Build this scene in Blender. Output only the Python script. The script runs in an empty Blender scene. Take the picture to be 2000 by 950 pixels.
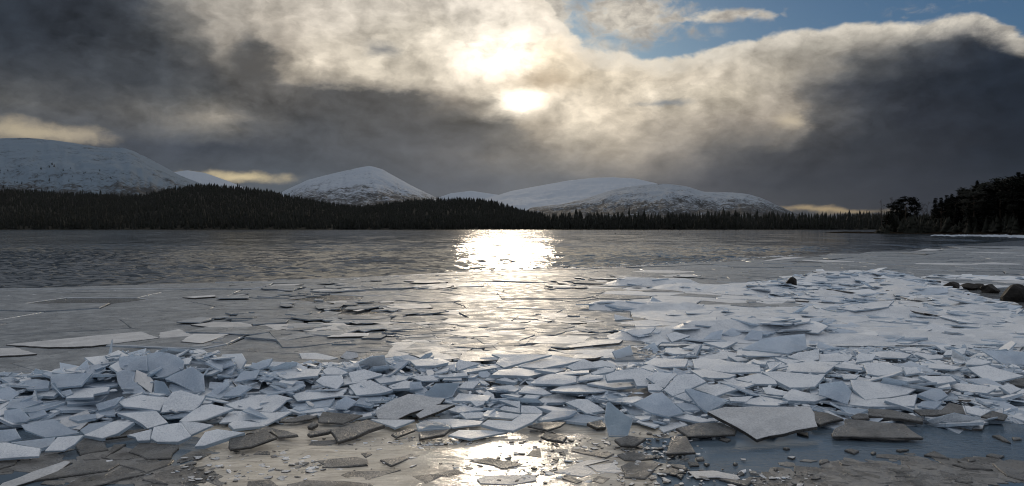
import bpy, math, random
import numpy as np
from mathutils import Vector

# ------------------------------------------------------------------ camera
scene = bpy.context.scene
COL = scene.collection
FPX, HORIZON, CAMH = 1500.0, 447.0, 1.5       # focal length in photo pixels, horizon row, eye height (m)
cam_data = bpy.data.cameras.new("camera")
cam_data.sensor_width = 36.0
cam_data.lens = 36.0 * FPX / 2000.0
cam_data.shift_y = (HORIZON - 475.0) / 2000.0
cam_data.clip_start, cam_data.clip_end = 0.1, 60000.0
cam = bpy.data.objects.new("camera", cam_data)
COL.objects.link(cam)
cam.location = (0, 0, CAMH)
cam.rotation_euler = (math.radians(90), 0, 0)
scene.camera = cam

def direction(u, v):
    return np.array([(u - 1000.0) / FPX, 1.0, (HORIZON - v) / FPX])
def azel(u, v):
    d = direction(u, v)
    return math.atan2(d[0], d[1]), math.atan2(d[2], math.hypot(d[0], d[1]))
def ground(u, v, z=0.0):
    d = direction(u, v)
    t = (z - CAMH) / d[2]
    return np.array([d[0] * t, d[1] * t, z])
def lin(c):
    r = []
    for x in c[:3]:
        x /= 255.0
        r.append(x / 12.92 if x <= 0.04045 else ((x + 0.055) / 1.055) ** 2.4)
    return r

# ------------------------------------------------------------------ view
scene.view_settings.view_transform = 'Standard'
scene.view_settings.look = 'None'
scene.view_settings.gamma = 1.0
scene.view_settings.exposure = 0.0
scene.view_settings.use_curve_mapping = False
scene.cycles.use_denoising = True
scene.cycles.filter_width = 1.05
scene.cycles.max_bounces = 6
scene.cycles.volume_bounces = 0
scene.cycles.caustics_reflective = False
scene.cycles.caustics_refractive = False

# ------------------------------------------------------------------ sun
SUN_AZ, SUN_EL = azel(992, 128)
sun_data = bpy.data.lights.new("sun", 'SUN')
sun_data.energy = 0.5
sun_data.angle = math.radians(6)
sun_data.color = (1.0, 0.84, 0.64)
sun = bpy.data.objects.new("sun", sun_data)
COL.objects.link(sun)
sun.rotation_euler = (math.radians(90) - SUN_EL, 0, math.pi - SUN_AZ)

# ------------------------------------------------------------------ sky
world = bpy.data.worlds.new("World")
scene.world = world
world.use_nodes = True
WT = world.node_tree
WT.nodes.clear()
class Nodes:
    """small helper that adds nodes and returns their output sockets"""
    def __init__(s, tree): s.t = tree
    def new(s, kind, **kw):
        n = s.t.nodes.new(kind)
        for k, v in kw.items(): setattr(n, k, v)
        return n
    def put(s, sock, val):
        if isinstance(val, bpy.types.NodeSocket): s.t.links.new(val, sock)
        else: sock.default_value = val
    def math(s, op, a, b=0.0, c=0.0, clamp=False):
        n = s.new('ShaderNodeMath', operation=op, use_clamp=clamp)
        for i, x in enumerate((a, b, c)): s.put(n.inputs[i], x)
        return n.outputs[0]
    def vec(s, op, a, b=(0, 0, 0), scale=None):
        n = s.new('ShaderNodeVectorMath', operation=op)
        s.put(n.inputs[0], a); s.put(n.inputs[1], b)
        if scale is not None: s.put(n.inputs['Scale'], scale)
        return n.outputs['Value'] if op in ('DOT_PRODUCT', 'LENGTH', 'DISTANCE') else n.outputs['Vector']
    def xyz(s, x, y, z):
        n = s.new('ShaderNodeCombineXYZ')
        for i, q in enumerate((x, y, z)): s.put(n.inputs[i], q)
        return n.outputs[0]
    def sep(s, v):
        n = s.new('ShaderNodeSeparateXYZ'); s.put(n.inputs[0], v)
        return n.outputs[0], n.outputs[1], n.outputs[2]
    def rng(s, x, a, b, c=0.0, d=1.0, kind='SMOOTHSTEP'):
        n = s.new('ShaderNodeMapRange', interpolation_type=kind)
        for i, q in enumerate((x, a, b, c, d)): s.put(n.inputs[i], q)
        return n.outputs[0]
    def mix(s, f, a, b, blend='MIX'):
        n = s.new('ShaderNodeMix', data_type='RGBA', blend_type=blend)
        n.clamp_factor = True
        s.put(n.inputs[0], f)
        for i, q in ((6, a), (7, b)):
            s.put(n.inputs[i], q if isinstance(q, bpy.types.NodeSocket) else (*q[:3], 1.0))
        return n.outputs[2]
    def noise(s, v, scale, detail=4.0, rough=0.55, dist=0.0, color=False, dims='3D'):
        n = s.new('ShaderNodeTexNoise', noise_dimensions=dims)
        s.put(n.inputs['Vector'], v)
        for k, q in (('Scale', scale), ('Detail', detail), ('Roughness', rough), ('Distortion', dist)): s.put(n.inputs[k], q)
        return n.outputs['Color'] if color else n.outputs['Fac']
    def ramp(s, f, stops, interp='LINEAR'):
        n = s.new('ShaderNodeValToRGB'); cr = n.color_ramp; cr.interpolation = interp
        stops = sorted(stops, key=lambda q: q[0])
        while len(cr.elements) < len(stops): cr.elements.new(0.5)
        for e, (p, c) in zip(cr.elements, stops): e.position = p
        for e, (p, c) in zip(cr.elements, stops): e.position = p; e.color = (*c[:3], 1.0)
        s.put(n.inputs[0], f)
        return n.outputs[0]

W = Nodes(WT)
tc = W.new('ShaderNodeTexCoord')
DIR = W.vec('NORMALIZE', tc.outputs['Generated'])
dx, dy, dz = W.sep(DIR)
AZ = W.math('ARCTAN2', dx, dy)
EL = W.math('ARCSINE', dz)
# turbulent offset of the lookup, so every cloud edge is ragged
P0 = W.xyz(AZ, W.math('MULTIPLY', EL, 1.9), 0.37)
w1 = W.vec('SUBTRACT', W.noise(P0, 6.0, 5.0, 0.55, 0.2, True), (0.5, 0.5, 0.5))
w2 = W.vec('SUBTRACT', W.noise(P0, 22.0, 7.0, 0.62, 0.0, True), (0.5, 0.5, 0.5))
w1x, w1y, _ = W.sep(w1)
w2x, w2y, _ = W.sep(w2)
def wsum(base, a, ka, b, kb):
    return W.math('ADD', base, W.math('ADD', W.math('MULTIPLY', a, ka), W.math('MULTIPLY', b, kb)))
AZw = wsum(AZ, w1x, 0.09, w2x, 0.06)
ELw = wsum(EL, w1y, 0.032, w2y, 0.028)
AZs = wsum(AZ, w1x, 0.03, w2x, 0.03)
ELs = wsum(EL, w1y, 0.016, w2y, 0.015)
AMAX = 0.80
Tcol = W.math('MULTIPLY_ADD', AZw, 0.5 / AMAX, 0.5)
# large cloud masses: rows of the sky from the horizon up, colour along the azimuth
ROWS = {
 430: {0: (104,106,108), 300: (100,103,106), 560: (102,106,110), 900: (104,106,109), 1150: (120,119,118), 1300: (110,108,107), 1450: (96,94,94), 1600: (84,82,82), 1800: (68,69,73), 2000: (52,56,62)},
 360: {0: (100,102,104), 300: (94,98,103), 420: (100,102,104), 560: (98,103,108), 700: (92,96,101), 900: (98,101,106), 1050: (108,109,111), 1200: (115,114,114), 1300: (106,104,104), 1400: (92,91,93), 1600: (75,75,78), 1800: (63,64,69), 2000: (47,52,59)},
 300: {0: (96,97,99), 200: (92,94,98), 400: (84,87,92), 600: (90,91,93), 800: (94,94,95), 900: (104,102,101), 1000: (125,121,116), 1100: (152,145,135), 1200: (167,158,145), 1300: (140,133,124), 1400: (107,103,99), 1500: (91,89,88), 1600: (79,78,79), 1700: (69,70,73), 1850: (57,59,64), 2000: (45,50,58)},
 240: {0: (108,106,102), 150: (104,102,99), 300: (120,117,112), 420: (150,144,134), 500: (110,107,103), 600: (92,91,90), 700: (95,93,91), 800: (87,85,84), 900: (80,78,77), 980: (110,105,98), 1050: (172,161,145), 1120: (216,204,184), 1200: (206,194,175), 1300: (165,156,143), 1400: (150,142,131), 1480: (158,149,137), 1540: (160,151,138), 1600: (106,103,100), 1700: (73,74,77), 1800: (57,60,66), 2000: (43,49,57)},
 185: {0: (82,83,84), 250: (82,83,84), 400: (94,93,91), 500: (112,108,103), 590: (118,113,107), 680: (98,95,92), 800: (101,97,93), 880: (150,141,129), 950: (205,194,176), 1020: (232,220,200), 1110: (228,215,194), 1200: (220,207,186), 1300: (222,211,192), 1400: (200,190,172), 1500: (165,157,145), 1580: (114,110,105), 1650: (78,78,80), 1750: (58,61,66), 1850: (47,52,59), 2000: (41,47,55)},
 155: {0: (70,73,77), 300: (84,85,86), 400: (94,92,90), 470: (112,108,102), 520: (95,92,88), 580: (182,173,158), 650: (200,190,174), 750: (206,196,179), 850: (206,196,179), 920: (222,211,193), 960: (212,200,181), 1000: (188,174,154), 1040: (176,158,134), 1120: (200,187,165), 1250: (212,200,180), 1400: (198,188,172), 1500: (180,172,158), 1600: (140,135,127), 1700: (98,97,96), 1800: (73,75,79), 2000: (51,57,65)},
 110: {0: (57,61,66), 200: (65,68,72), 300: (82,83,84), 390: (118,115,110), 450: (152,146,137), 510: (104,101,97), 570: (160,152,141), 650: (196,187,172), 750: (205,196,180), 850: (216,206,189), 920: (232,223,207), 1000: (240,230,213), 1060: (216,200,173), 1130: (198,185,165), 1200: (205,193,174), 1300: (210,200,182), 1400: (197,189,174), 1500: (187,180,168), 1600: (167,162,152), 1700: (147,143,136), 1800: (121,120,118), 1880: (100,101,103), 2000: (70,78,88)},
 60: {0: (57,61,66), 150: (61,64,69), 250: (80,82,85), 350: (130,127,122), 450: (166,160,151), 550: (186,178,166), 650: (191,183,171), 750: (199,191,177), 850: (216,207,191), 930: (226,217,202), 1000: (232,223,208), 1090: (222,212,197), 1200: (206,197,181), 1400: (200,192,179), 1600: (176,170,160), 1700: (166,161,152), 1800: (146,142,137), 1900: (126,125,123), 2000: (96,99,104)},
 0: {0: (72,74,77), 110: (60,63,68), 200: (105,104,103), 300: (150,147,142), 400: (166,161,153), 500: (186,179,169), 600: (186,179,168), 700: (191,184,173), 800: (206,198,186), 900: (216,208,196), 1000: (218,209,196), 1070: (215,205,190), 1400: (180,176,168), 2000: (140,142,145)},
 -140: {0: (104,105,107), 300: (180,173,161), 600: (236,225,204), 1000: (242,230,208), 1300: (190,184,172), 2000: (128,131,136)},
}
order = sorted(ROWS, reverse=True)
skycol = None
prev_el = None
for v in order:
    stops = []
    for u, c in ROWS[v].items():
        a, _ = azel(u, v)
        stops.append((a * 0.5 / AMAX + 0.5, lin(c)))
    row = W.ramp(Tcol, stops, 'EASE')
    el = math.atan((HORIZON - v) / FPX)
    skycol = row if skycol is None else W.mix(W.rng(ELw, prev_el, el, kind='LINEAR'), skycol, row)
    prev_el = el
# overhead and behind: the same broken grey cloud, lit more evenly
ZEN = lin((196, 202, 212)); BACK = lin((100, 112, 130))
back = W.mix(W.rng(EL, -0.1, 0.9), BACK, ZEN)
skycol = W.mix(W.rng(ELw, 0.34, 0.75), skycol, ZEN)
skycol = W.mix(W.rng(dy, 0.60, -0.1), skycol, back)
# billow detail inside the cloud
PB = W.xyz(AZs, W.math('MULTIPLY', ELs, 1.55), 1.7)
b1 = W.noise(PB, 10.0, 8.0, 0.58, 0.15)
b2 = W.noise(PB, 38.0, 6.0, 0.62, 0.1)
# side of each billow turned to the sun is brighter: difference of the cloud field along the direction to the sun
tosun = W.vec('NORMALIZE', W.xyz(W.math('SUBTRACT', SUN_AZ, AZ), W.math('MULTIPLY', W.math('SUBTRACT', SUN_EL, EL), 1.55), 0.0))
PB2 = W.vec('ADD', PB, W.vec('SCALE', tosun, scale=0.013))
b1s = W.noise(PB2, 10.0, 8.0, 0.58, 0.15)
emb = W.math('SUBTRACT', b1, b1s)
bb = W.math('ADD', W.math('MULTIPLY_ADD', b1, 1.9, 0.05), W.math('MULTIPLY_ADD', b2, 0.7, -0.35))
bb = W.math('ADD', bb, W.math('MULTIPLY', emb, 1.3))
detail = W.math('MAXIMUM', bb, 0.4)
skycol = W.vec('MULTIPLY', skycol, W.mix(W.rng(W.vec('LENGTH', skycol), 0.10, 0.55), (0.56, 0.625, 0.72), (1.06, 1.05, 1.04)))
skycol = W.mix(W.rng(EL, 0.02, 0.16, 0.22, 1.0), skycol, W.vec('MULTIPLY', skycol, W.xyz(detail, detail, detail)))

def blob(u, v, su, sv, soft=True):
    """1 at the centre of an ellipse of the sky, 0 outside"""
    a, e = azel(u, v)
    k = (1 / FPX) * math.cos(a) ** 2
    n = W.vec('LENGTH', W.xyz(W.math('MULTIPLY', W.math('SUBTRACT', AZs, a), 1 / (su * k)),
                             W.math('MULTIPLY', W.math('SUBTRACT', ELs, e), 1 / (sv * k)), 0.0))
    n = W.math('ADD', n, W.math('MULTIPLY_ADD', b2, 1.8, -0.9))
    return W.rng(n, 1.9, 0.0)
# gaps low over the hills and torn bright edges
for (u, v, su, sv, c, f) in [(50, 254, 120, 17, (190,176,150), 0.8), (165, 264, 55, 13, (176,164,144), 0.7),
                             (465, 347, 75, 9, (214,196,156), 0.85), (1610, 410, 100, 5, (196,172,130), 0.6),
                             (1540, 236, 20, 14, (205,190,164), 0.6), (740, 97, 26, 13, (110,114,120), 0.8),
                             (515, 130, 55, 26, (88,86,84), 0.75), (930, 205, 45, 14, (84,80,76), 0.8),
                             (1295, 198, 38, 5, (120,128,136), 0.8), (1075, 160, 60, 16, (170,150,124), 0.6)]:
    skycol = W.mix(W.math('MULTIPLY', blob(u, v, su, sv), f), skycol, lin(c))

# clear sky seen through the opening above the right-hand cloud bank
nish = W.new('ShaderNodeTexSky', sky_type='NISHITA')
nish.sun_disc = False
nish.sun_elevation = SUN_EL
nish.sun_rotation = SUN_AZ
nish.air_density, nish.dust_density, nish.ozone_density = 1.0, 0.4, 2.0
RIM = [(800,-420), (950,-230), (1040,-70), (1072,15), (1100,60), (1140,98), (1170,98), (1210,106), (1260,114), (1315,121), (1345,108), (1400,97), (1480,80), (1560,64), (1620,55), (1700,48), (1800,42), (1890,38), (1935,44), (1970,56), (2000,72), (2090,110), (2300,150)]
stops = []
for u, v in RIM:
    a, e = azel(u, v)
    stops.append((a * 0.5 / AMAX + 0.5, (e, e, e)))
rim_t = W.math('MULTIPLY_ADD', AZs, 0.5 / AMAX, 0.5)
rim = W.ramp(rim_t, stops, 'LINEAR')
edge = W.math('SUBTRACT', ELs, rim)
lump = W.noise(W.xyz(AZ, W.math('MULTIPLY', EL, 1.3), 9.0), 22.0, 6.0, 0.58, 0.4)
edge = W.math('ADD', edge, W.math('MULTIPLY_ADD', lump, 0.022, -0.011))
hole = W.rng(edge, -0.003, 0.005)
hole = W.math('MULTIPLY', hole, W.rng(EL, 0.50, 0.36))
hole = W.math('MULTIPLY', hole, W.rng(AZ, 0.95, 0.75))
hole = W.math('MULTIPLY', hole, W.rng(AZ, -0.12, 0.045))
lining = W.rng(edge, -0.026, 0.0)                       # thin cloud at the edge passes more light
lining = W.math('MULTIPLY', lining, W.rng(AZ, 0.0, 0.10))
lining = W.math('MULTIPLY', lining, W.rng(AZ, 0.66, 0.56))
skycol = W.mix(W.math('MULTIPLY', lining, W.rng(b2, 0.3, 0.65, 0.45, 0.95)), skycol, lin((222, 214, 200)))
NSTR = 0.1
cloud10 = W.vec('SCALE', skycol, scale=1.0 / NSTR)
clear = W.vec('MULTIPLY', nish.outputs[0], (0.22, 0.32, 0.43))
wis = None
for (u, v, su, sv, f) in [(1225, 34, 105, 40, 1.0), (1290, 28, 70, 26, 0.7), (1400, 32, 100, 11, .75), (1490, 32, 24, 13, .7), (1530, 26, 10, 10, .5),
                          (1190, 92, 70, 18, .55), (1395, 62, 45, 14, .3), (1830, 20, 110, 16, .22), (1060, 20, 60, 60, .9)]:
    b = W.math('MULTIPLY', blob(u, v, su, sv), f)
    wis = b if wis is None else W.math('MAXIMUM', wis, b)
wn = W.noise(W.xyz(AZ, W.math('MULTIPLY', EL, 1.6), 4.0), 30.0, 7.0, 0.6, 0.5)
wisp = W.rng(W.math('ADD', wis, W.math('MULTIPLY_ADD', wn, 1.3, -0.65)), 0.10, 0.80)
wc = W.mix(W.rng(b2, 0.3, 0.7), [x / NSTR for x in lin((158, 150, 140))], [x / NSTR for x in lin((222, 212, 195))])
clear = W.mix(W.math('MULTIPLY', wisp, 0.9), clear, wc)
skyall = W.mix(hole, cloud10, clear)
# the veiled sun: light scattered forward by the cloud in front of it
def spot(u, v, r, amp, power, ry=None):
    a, e = azel(u, v)
    k = 1 / FPX
    n = W.vec('LENGTH', W.xyz(W.math('MULTIPLY', W.math('SUBTRACT', AZs, a), 1 / (r * k)), W.math('MULTIPLY', W.math('SUBTRACT', ELs, e), 1 / ((ry or r) * k)), 0.0))
    return W.math('MULTIPLY', W.math('EXPONENT', W.math('MULTIPLY', W.math('POWER', n, power), -1.0)), amp)
glow = W.math('ADD', spot(990, 112, 70, 1.3, 2.6, 36), spot(1008, 198, 44, 1.1, 2.4, 22))
glow = W.math('MULTIPLY', glow, W.rng(W.math('ADD', b1, W.math('MULTIPLY', b2, 0.5)), 0.45, 0.85, 0.35, 1.0))
glow = W.math('ADD', glow, spot(1000, 130, 260, 0.10, 1.3))
gl10 = W.math('MULTIPLY', glow, 1.0 / NSTR)
glc = W.vec('MULTIPLY', W.xyz(gl10, gl10, gl10), (1.0, 0.90, 0.74))
skyall = W.vec('ADD', skyall, glc)
bg = W.new('ShaderNodeBackground')
W.put(bg.inputs['Color'], skyall)
bg.inputs['Strength'].default_value = NSTR
wo = W.new('ShaderNodeOutputWorld')
WT.links.new(bg.outputs[0], wo.inputs[0])
world.cycles.sampling_method = 'MANUAL'
world.cycles.sample_map_resolution = 1024

# ------------------------------------------------------------------ helpers
rng = np.random.default_rng(11)
random.seed(11)
def tag(o, label=None, category=None, group=None, kind=None):
    for k, v in (("label", label), ("category", category), ("group", group), ("kind", kind)):
        if v: o[k] = v
    return o
def mesh_from(name, verts, faces, mats=(), smooth=False):
    me = bpy.data.meshes.new(name)
    me.from_pydata([tuple(map(float, v)) for v in verts], [], faces)
    for m in mats: me.materials.append(m)
    if smooth: me.polygons.foreach_set('use_smooth', [True] * len(me.polygons))
    me.update()
    return me
def mesh_np(name, verts, faces, mats=(), smooth=False):
    """fast path: verts (n,3) array, faces (m,k) array of one polygon size"""
    me = bpy.data.meshes.new(name)
    verts = np.asarray(verts, np.float32); faces = np.asarray(faces, np.int32)
    m, k = faces.shape
    me.vertices.add(len(verts)); me.vertices.foreach_set('co', verts.ravel())
    me.loops.add(m * k); me.loops.foreach_set('vertex_index', faces.ravel())
    me.polygons.add(m)
    me.polygons.foreach_set('loop_start', np.arange(0, m * k, k, dtype=np.int32))
    if smooth: me.polygons.foreach_set('use_smooth', np.ones(m, bool))
    for q in mats: me.materials.append(q)
    me.update(calc_edges=True); me.validate()
    return me
def place(name, me, parent=None, loc=(0, 0, 0), rot=(0, 0, 0), scale=(1, 1, 1)):
    o = bpy.data.objects.new(name, me)
    COL.objects.link(o)
    o.location, o.rotation_euler, o.scale = loc, rot, scale
    if parent: o.parent = parent
    return o
def empty(name, loc):
    o = bpy.data.objects.new(name, None); COL.objects.link(o)
    o.location = loc; o.empty_display_size = 0.1
    return o

class Val:
    """value noise on a lattice, several octaves (for terrain and wave modulation)"""
    def __init__(s, seed):
        s.t = np.random.default_rng(seed).random((256, 256))
    def one(s, x, y):
        xi = np.floor(x).astype(int); yi = np.floor(y).astype(int)
        fx = x - xi; fy = y - yi
        fx = fx * fx * (3 - 2 * fx); fy = fy * fy * (3 - 2 * fy)
        g = lambda a, b: s.t[a % 256, b % 256]
        return (g(xi, yi) * (1 - fx) + g(xi + 1, yi) * fx) * (1 - fy) + (g(xi, yi + 1) * (1 - fx) + g(xi + 1, yi + 1) * fx) * fy
    def fbm(s, x, y, octv=5, gain=0.5):
        t = 0; a = 1.0; n = 0
        x = np.asarray(x, float); y = np.asarray(y, float)
        for i in range(octv):
            t = t + a * (s.one(x * 2 ** i + 17.3 * i, y * 2 ** i + 5.1 * i) - 0.5); n += a; a *= gain
        return t / n * 2
VN = Val(3)

# ------------------------------------------------------------------ materials
def material(name):
    m = bpy.data.materials.new(name); m.use_nodes = True
    t = m.node_tree; t.nodes.clear()
    n = Nodes(t)
    b = n.new('ShaderNodeBsdfPrincipled')
    o = n.new('ShaderNodeOutputMaterial')
    t.links.new(b.outputs[0], o.inputs[0])
    return m, n, b
def bump(n, b, height, strength, dist):
    q = n.new('ShaderNodeBump')
    q.inputs['Strength'].default_value = strength
    q.inputs['Distance'].default_value = dist
    n.put(q.inputs['Height'], height)
    n.t.links.new(q.outputs[0], b.inputs['Normal'])

M_WATER, n, b = material("lake_water")
b.inputs['Base Color'].default_value = (0.020, 0.030, 0.040, 1)
b.inputs['IOR'].default_value = 1.33
geo = n.new('ShaderNodeNewGeometry')
gx, gy, gz = n.sep(geo.outputs['Position'])
pv = n.xyz(n.math('MULTIPLY', gx, 0.6), gy, 0.0)
def slope(p, scale, k, detail=3.0):
    c = n.vec('SUBTRACT', n.noise(p, scale, detail, 0.6, 0.0, True), (0.5, 0.5, 0.5))
    return n.vec('MULTIPLY', c, (k * 0.75, k * 1.3, 0.0))
# wind ripples: facet slopes at several scales, so the water stays ruffled however far away it is
sl = n.vec('ADD', slope(pv, 4.0, 0.55), slope(n.xyz(n.math('MULTIPLY', gx, 0.5), gy, 2.0), 1.1, 0.40))
sl = n.vec('ADD', sl, slope(n.xyz(n.math('MULTIPLY', gx, 0.55), n.math('MULTIPLY', gy, 0.20), 3.0), 1.0, 0.34, 4.0))
sl = n.vec('ADD', sl, slope(n.xyz(n.math('MULTIPLY', gx, 0.16), n.math('MULTIPLY', gy, 0.035), 7.0), 1.0, 0.26, 4.0))
far = n.rng(gy, 16.0, 34.0, 0.15, 1.0)           # the water among the ice lies calm
sl = n.vec('SCALE', sl, scale=n.math('MULTIPLY', far, n.rng(gy, 35.0, 220.0, 1.0, 0.45)))
fn = n.vec('NORMALIZE', n.vec('ADD', geo.outputs['Normal'], sl))
n.put(b.inputs['Roughness'], n.rng(gy, 8.0, 16.0, 0.16, 0.10))
n.put(b.inputs['Base Color'], n.mix(n.rng(gy, 9.0, 7.0), (0.020, 0.030, 0.040), (0.075, 0.105, 0.135)))  # near water: blue of the reflected sky is put into the base colour
near = n.math('MULTIPLY', n.noise(geo.outputs['Position'], 0.9, 2.0, 0.5), 0.5)
h2 = n.math('ADD', n.noise(pv, 30.0, 3.0, 0.6), n.math('MULTIPLY', n.noise(pv, 9.0, 2.0, 0.5), 1.4))
hh = n.math('MULTIPLY', h2, n.math('MULTIPLY', n.rng(near, 0.18, 0.34), n.rng(gy, 9.0, 7.5, 0.0, 0.06)))
bump(n, b, hh, 1.0, 0.095)
n.t.links.new(fn, [q for q in n.t.nodes if q.type == 'BUMP'][0].inputs['Normal'])

def hill_material(name, cover, cover_low, scale, base, tint, zlo, zhi):
    """thin snow over dark heather: snow thins out downhill and in gullies"""
    m, n, b = material(name)
    geo = n.new('ShaderNodeNewGeometry')
    px, py, pz = n.sep(geo.outputs['Position'])
    p = n.vec('SCALE', geo.outputs['Position'], scale=scale)
    streak = n.noise(n.vec('MULTIPLY', p, (1.0, 1.0, 2.4)), 1.0, 9.0, 0.66, 0.4)
    fine = n.noise(p, 5.0, 7.0, 0.75)
    broad = n.noise(p, 0.35, 3.0, 0.5)
    t = n.math('ADD', n.math('MULTIPLY', streak, 0.7), n.math('ADD', n.math('MULTIPLY', fine, 1.1), n.math('MULTIPLY', broad, 0.4)))
    c = n.rng(pz, zlo, zhi, cover_low, cover)
    f = n.rng(n.math('SUBTRACT', t, c), 0.06, 0.26)
    heath = n.mix(fine, (0.016, 0.017, 0.019), (0.040, 0.038, 0.036))
    n.put(b.inputs['Base Color'], n.mix(f, base, heath))
    b.inputs['Roughness'].default_value = 0.85
    b.inputs['Specular IOR Level'].default_value = 0.1
    return m

M_CONIFER, n, b = material("conifer_foliage")
geo = n.new('ShaderNodeNewGeometry')
nn = n.noise(geo.outputs['Position'], 0.35, 3.0, 0.6)
oi = n.new('ShaderNodeObjectInfo')
n.put(b.inputs['Base Color'], n.mix(nn, (0.004, 0.005, 0.003), (0.009, 0.010, 0.006)))
b.inputs['Roughness'].default_value = 0.8
b.inputs['Specular IOR Level'].default_value = 0.15
M_BARK, n, b = material("bark")
geo = n.new('ShaderNodeNewGeometry')
n.put(b.inputs['Base Color'], n.mix(n.noise(geo.outputs['Position'], 3.0), (0.05, 0.035, 0.025), (0.11, 0.075, 0.05)))
b.inputs['Roughness'].default_value = 0.9
M_FLOOR, n, b = material("forest_floor")
geo = n.new('ShaderNodeNewGeometry')
n.put(b.inputs['Base Color'], n.mix(n.noise(geo.outputs['Position'], 0.08, 5.0), (0.009, 0.009, 0.006), (0.022, 0.019, 0.013)))
b.inputs['Roughness'].default_value = 0.95
b.inputs['Specular IOR Level'].default_value = 0.1
M_ROCK, n, b = material("wet_rock")
geo = n.new('ShaderNodeNewGeometry')
r1 = n.noise(geo.outputs['Position'], 7.0, 6.0, 0.65)
n.put(b.inputs['Base Color'], n.mix(r1, (0.006, 0.005, 0.004), (0.020, 0.016, 0.013)))
b.inputs['Roughness'].default_value = 0.6
b.inputs['Specular IOR Level'].default_value = 0.2
bump(n, b, n.noise(geo.outputs['Position'], 22.0, 5.0, 0.7), 0.6, 0.03)
M_SNOW, n, b = material("snow")
geo = n.new('ShaderNodeNewGeometry')
n.put(b.inputs['Base Color'], n.mix(n.noise(geo.outputs['Position'], 0.5, 5.0), (0.50, 0.55, 0.62), (0.78, 0.80, 0.82)))
b.inputs['Roughness'].default_value = 0.7
bump(n, b, n.noise(geo.outputs['Position'], 2.0, 6.0, 0.65), 0.7, 0.25)

M_BANK, n, b = material("mottled_bank_snow")
geo = n.new('ShaderNodeNewGeometry')
n.put(b.inputs['Base Color'], n.mix(n.rng(n.noise(n.vec('MULTIPLY', geo.outputs['Position'], (0.35, 0.25, 1.0)), 1.0, 6.0, 0.65), 0.35, 0.62), (0.10, 0.12, 0.15), (0.36, 0.42, 0.50)))  # bank snow mottled between a dark and a mid blue-grey
b.inputs['Roughness'].default_value = 0.8
bump(n, b, n.noise(geo.outputs['Position'], 1.5, 6.0, 0.65), 0.8, 0.3)

# ------------------------------------------------------------------ water
EDGE = [(-500, 600), (0, 581), (130, 575), (250, 569), (400, 565), (500, 558), (640, 552), (780, 546), (860, 540), (930, 533), (1000, 530), (1090, 526), (1180, 525), (1300, 518), (1400, 512), (1470, 505), (1600, 497), (1700, 492), (1800, 486), (1900, 477), (2000, 470), (2200, 466)]
def ice_edge_Y(u):
    """distance at which the ice ends and open water begins, seen along column u"""
    v = np.interp(u, [e[0] for e in EDGE], [e[1] for e in EDGE])
    return CAMH * FPX / (v - HORIZON)
us = np.linspace(-420, 2420, 640)
ys = np.concatenate([[1.2, 4, 8, 12], np.exp(np.linspace(math.log(15.5), math.log(300), 800)), np.exp(np.linspace(math.log(303), math.log(1400), 70))])
U, Y = np.meshgrid(us, ys)
X = (U - 1000) / FPX * Y
Z = np.zeros_like(X)
dYs = np.gradient(ys)[:, None] * np.ones_like(X)
dXs = np.abs(us[1] - us[0]) / FPX * Y
wr = np.random.default_rng(5)
for i in range(80):
    lam = 0.15 * (0.75 / 0.15) ** wr.random()
    th = wr.normal(0, 0.26)
    k = 2 * math.pi / lam
    att = np.clip((lam / np.maximum(dYs, dXs * abs(math.sin(th))) - 2.0) / 2.5, 0, 1)
    amp = 0.0170 * lam ** 0.95
    Z += amp * att * np.sin(k * (X * math.sin(th) + Y * math.cos(th)) + wr.random() * 6.28)
Z = Z + 0.35 * np.abs(Z) * np.sign(Z)                   # sharper crests
Z *= 0.75 + 0.9 * VN.fbm(X / 9, Y / 9, 3)
calm = np.clip((Y / ice_edge_Y(U) - 0.99) / 0.35, 0, 1)
Z *= calm ** 0.7
nr, nc = X.shape
idx = np.arange(nr * nc).reshape(nr, nc)
F = np.stack([idx[:-1, :-1], idx[:-1, 1:], idx[1:, 1:], idx[1:, :-1]], -1).reshape(-1, 4)
lake = place("lake_water", mesh_np("lake_water", np.stack([X, Y, Z], -1).reshape(-1, 3), F, [M_WATER], True))
tag(lake, kind="structure")
M_BED, n, b = material("lake_bed")
b.inputs['Base Color'].default_value = (0.06, 0.05, 0.04, 1)
bed = place("ground", mesh_from("ground", [(-10500, -500, -1.5), (10500, -500, -1.5), (10500, 11500, -1.5), (-10500, 11500, -1.5)], [(0, 1, 2, 3)], [M_BED]))
tag(bed, kind="structure")

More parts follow.
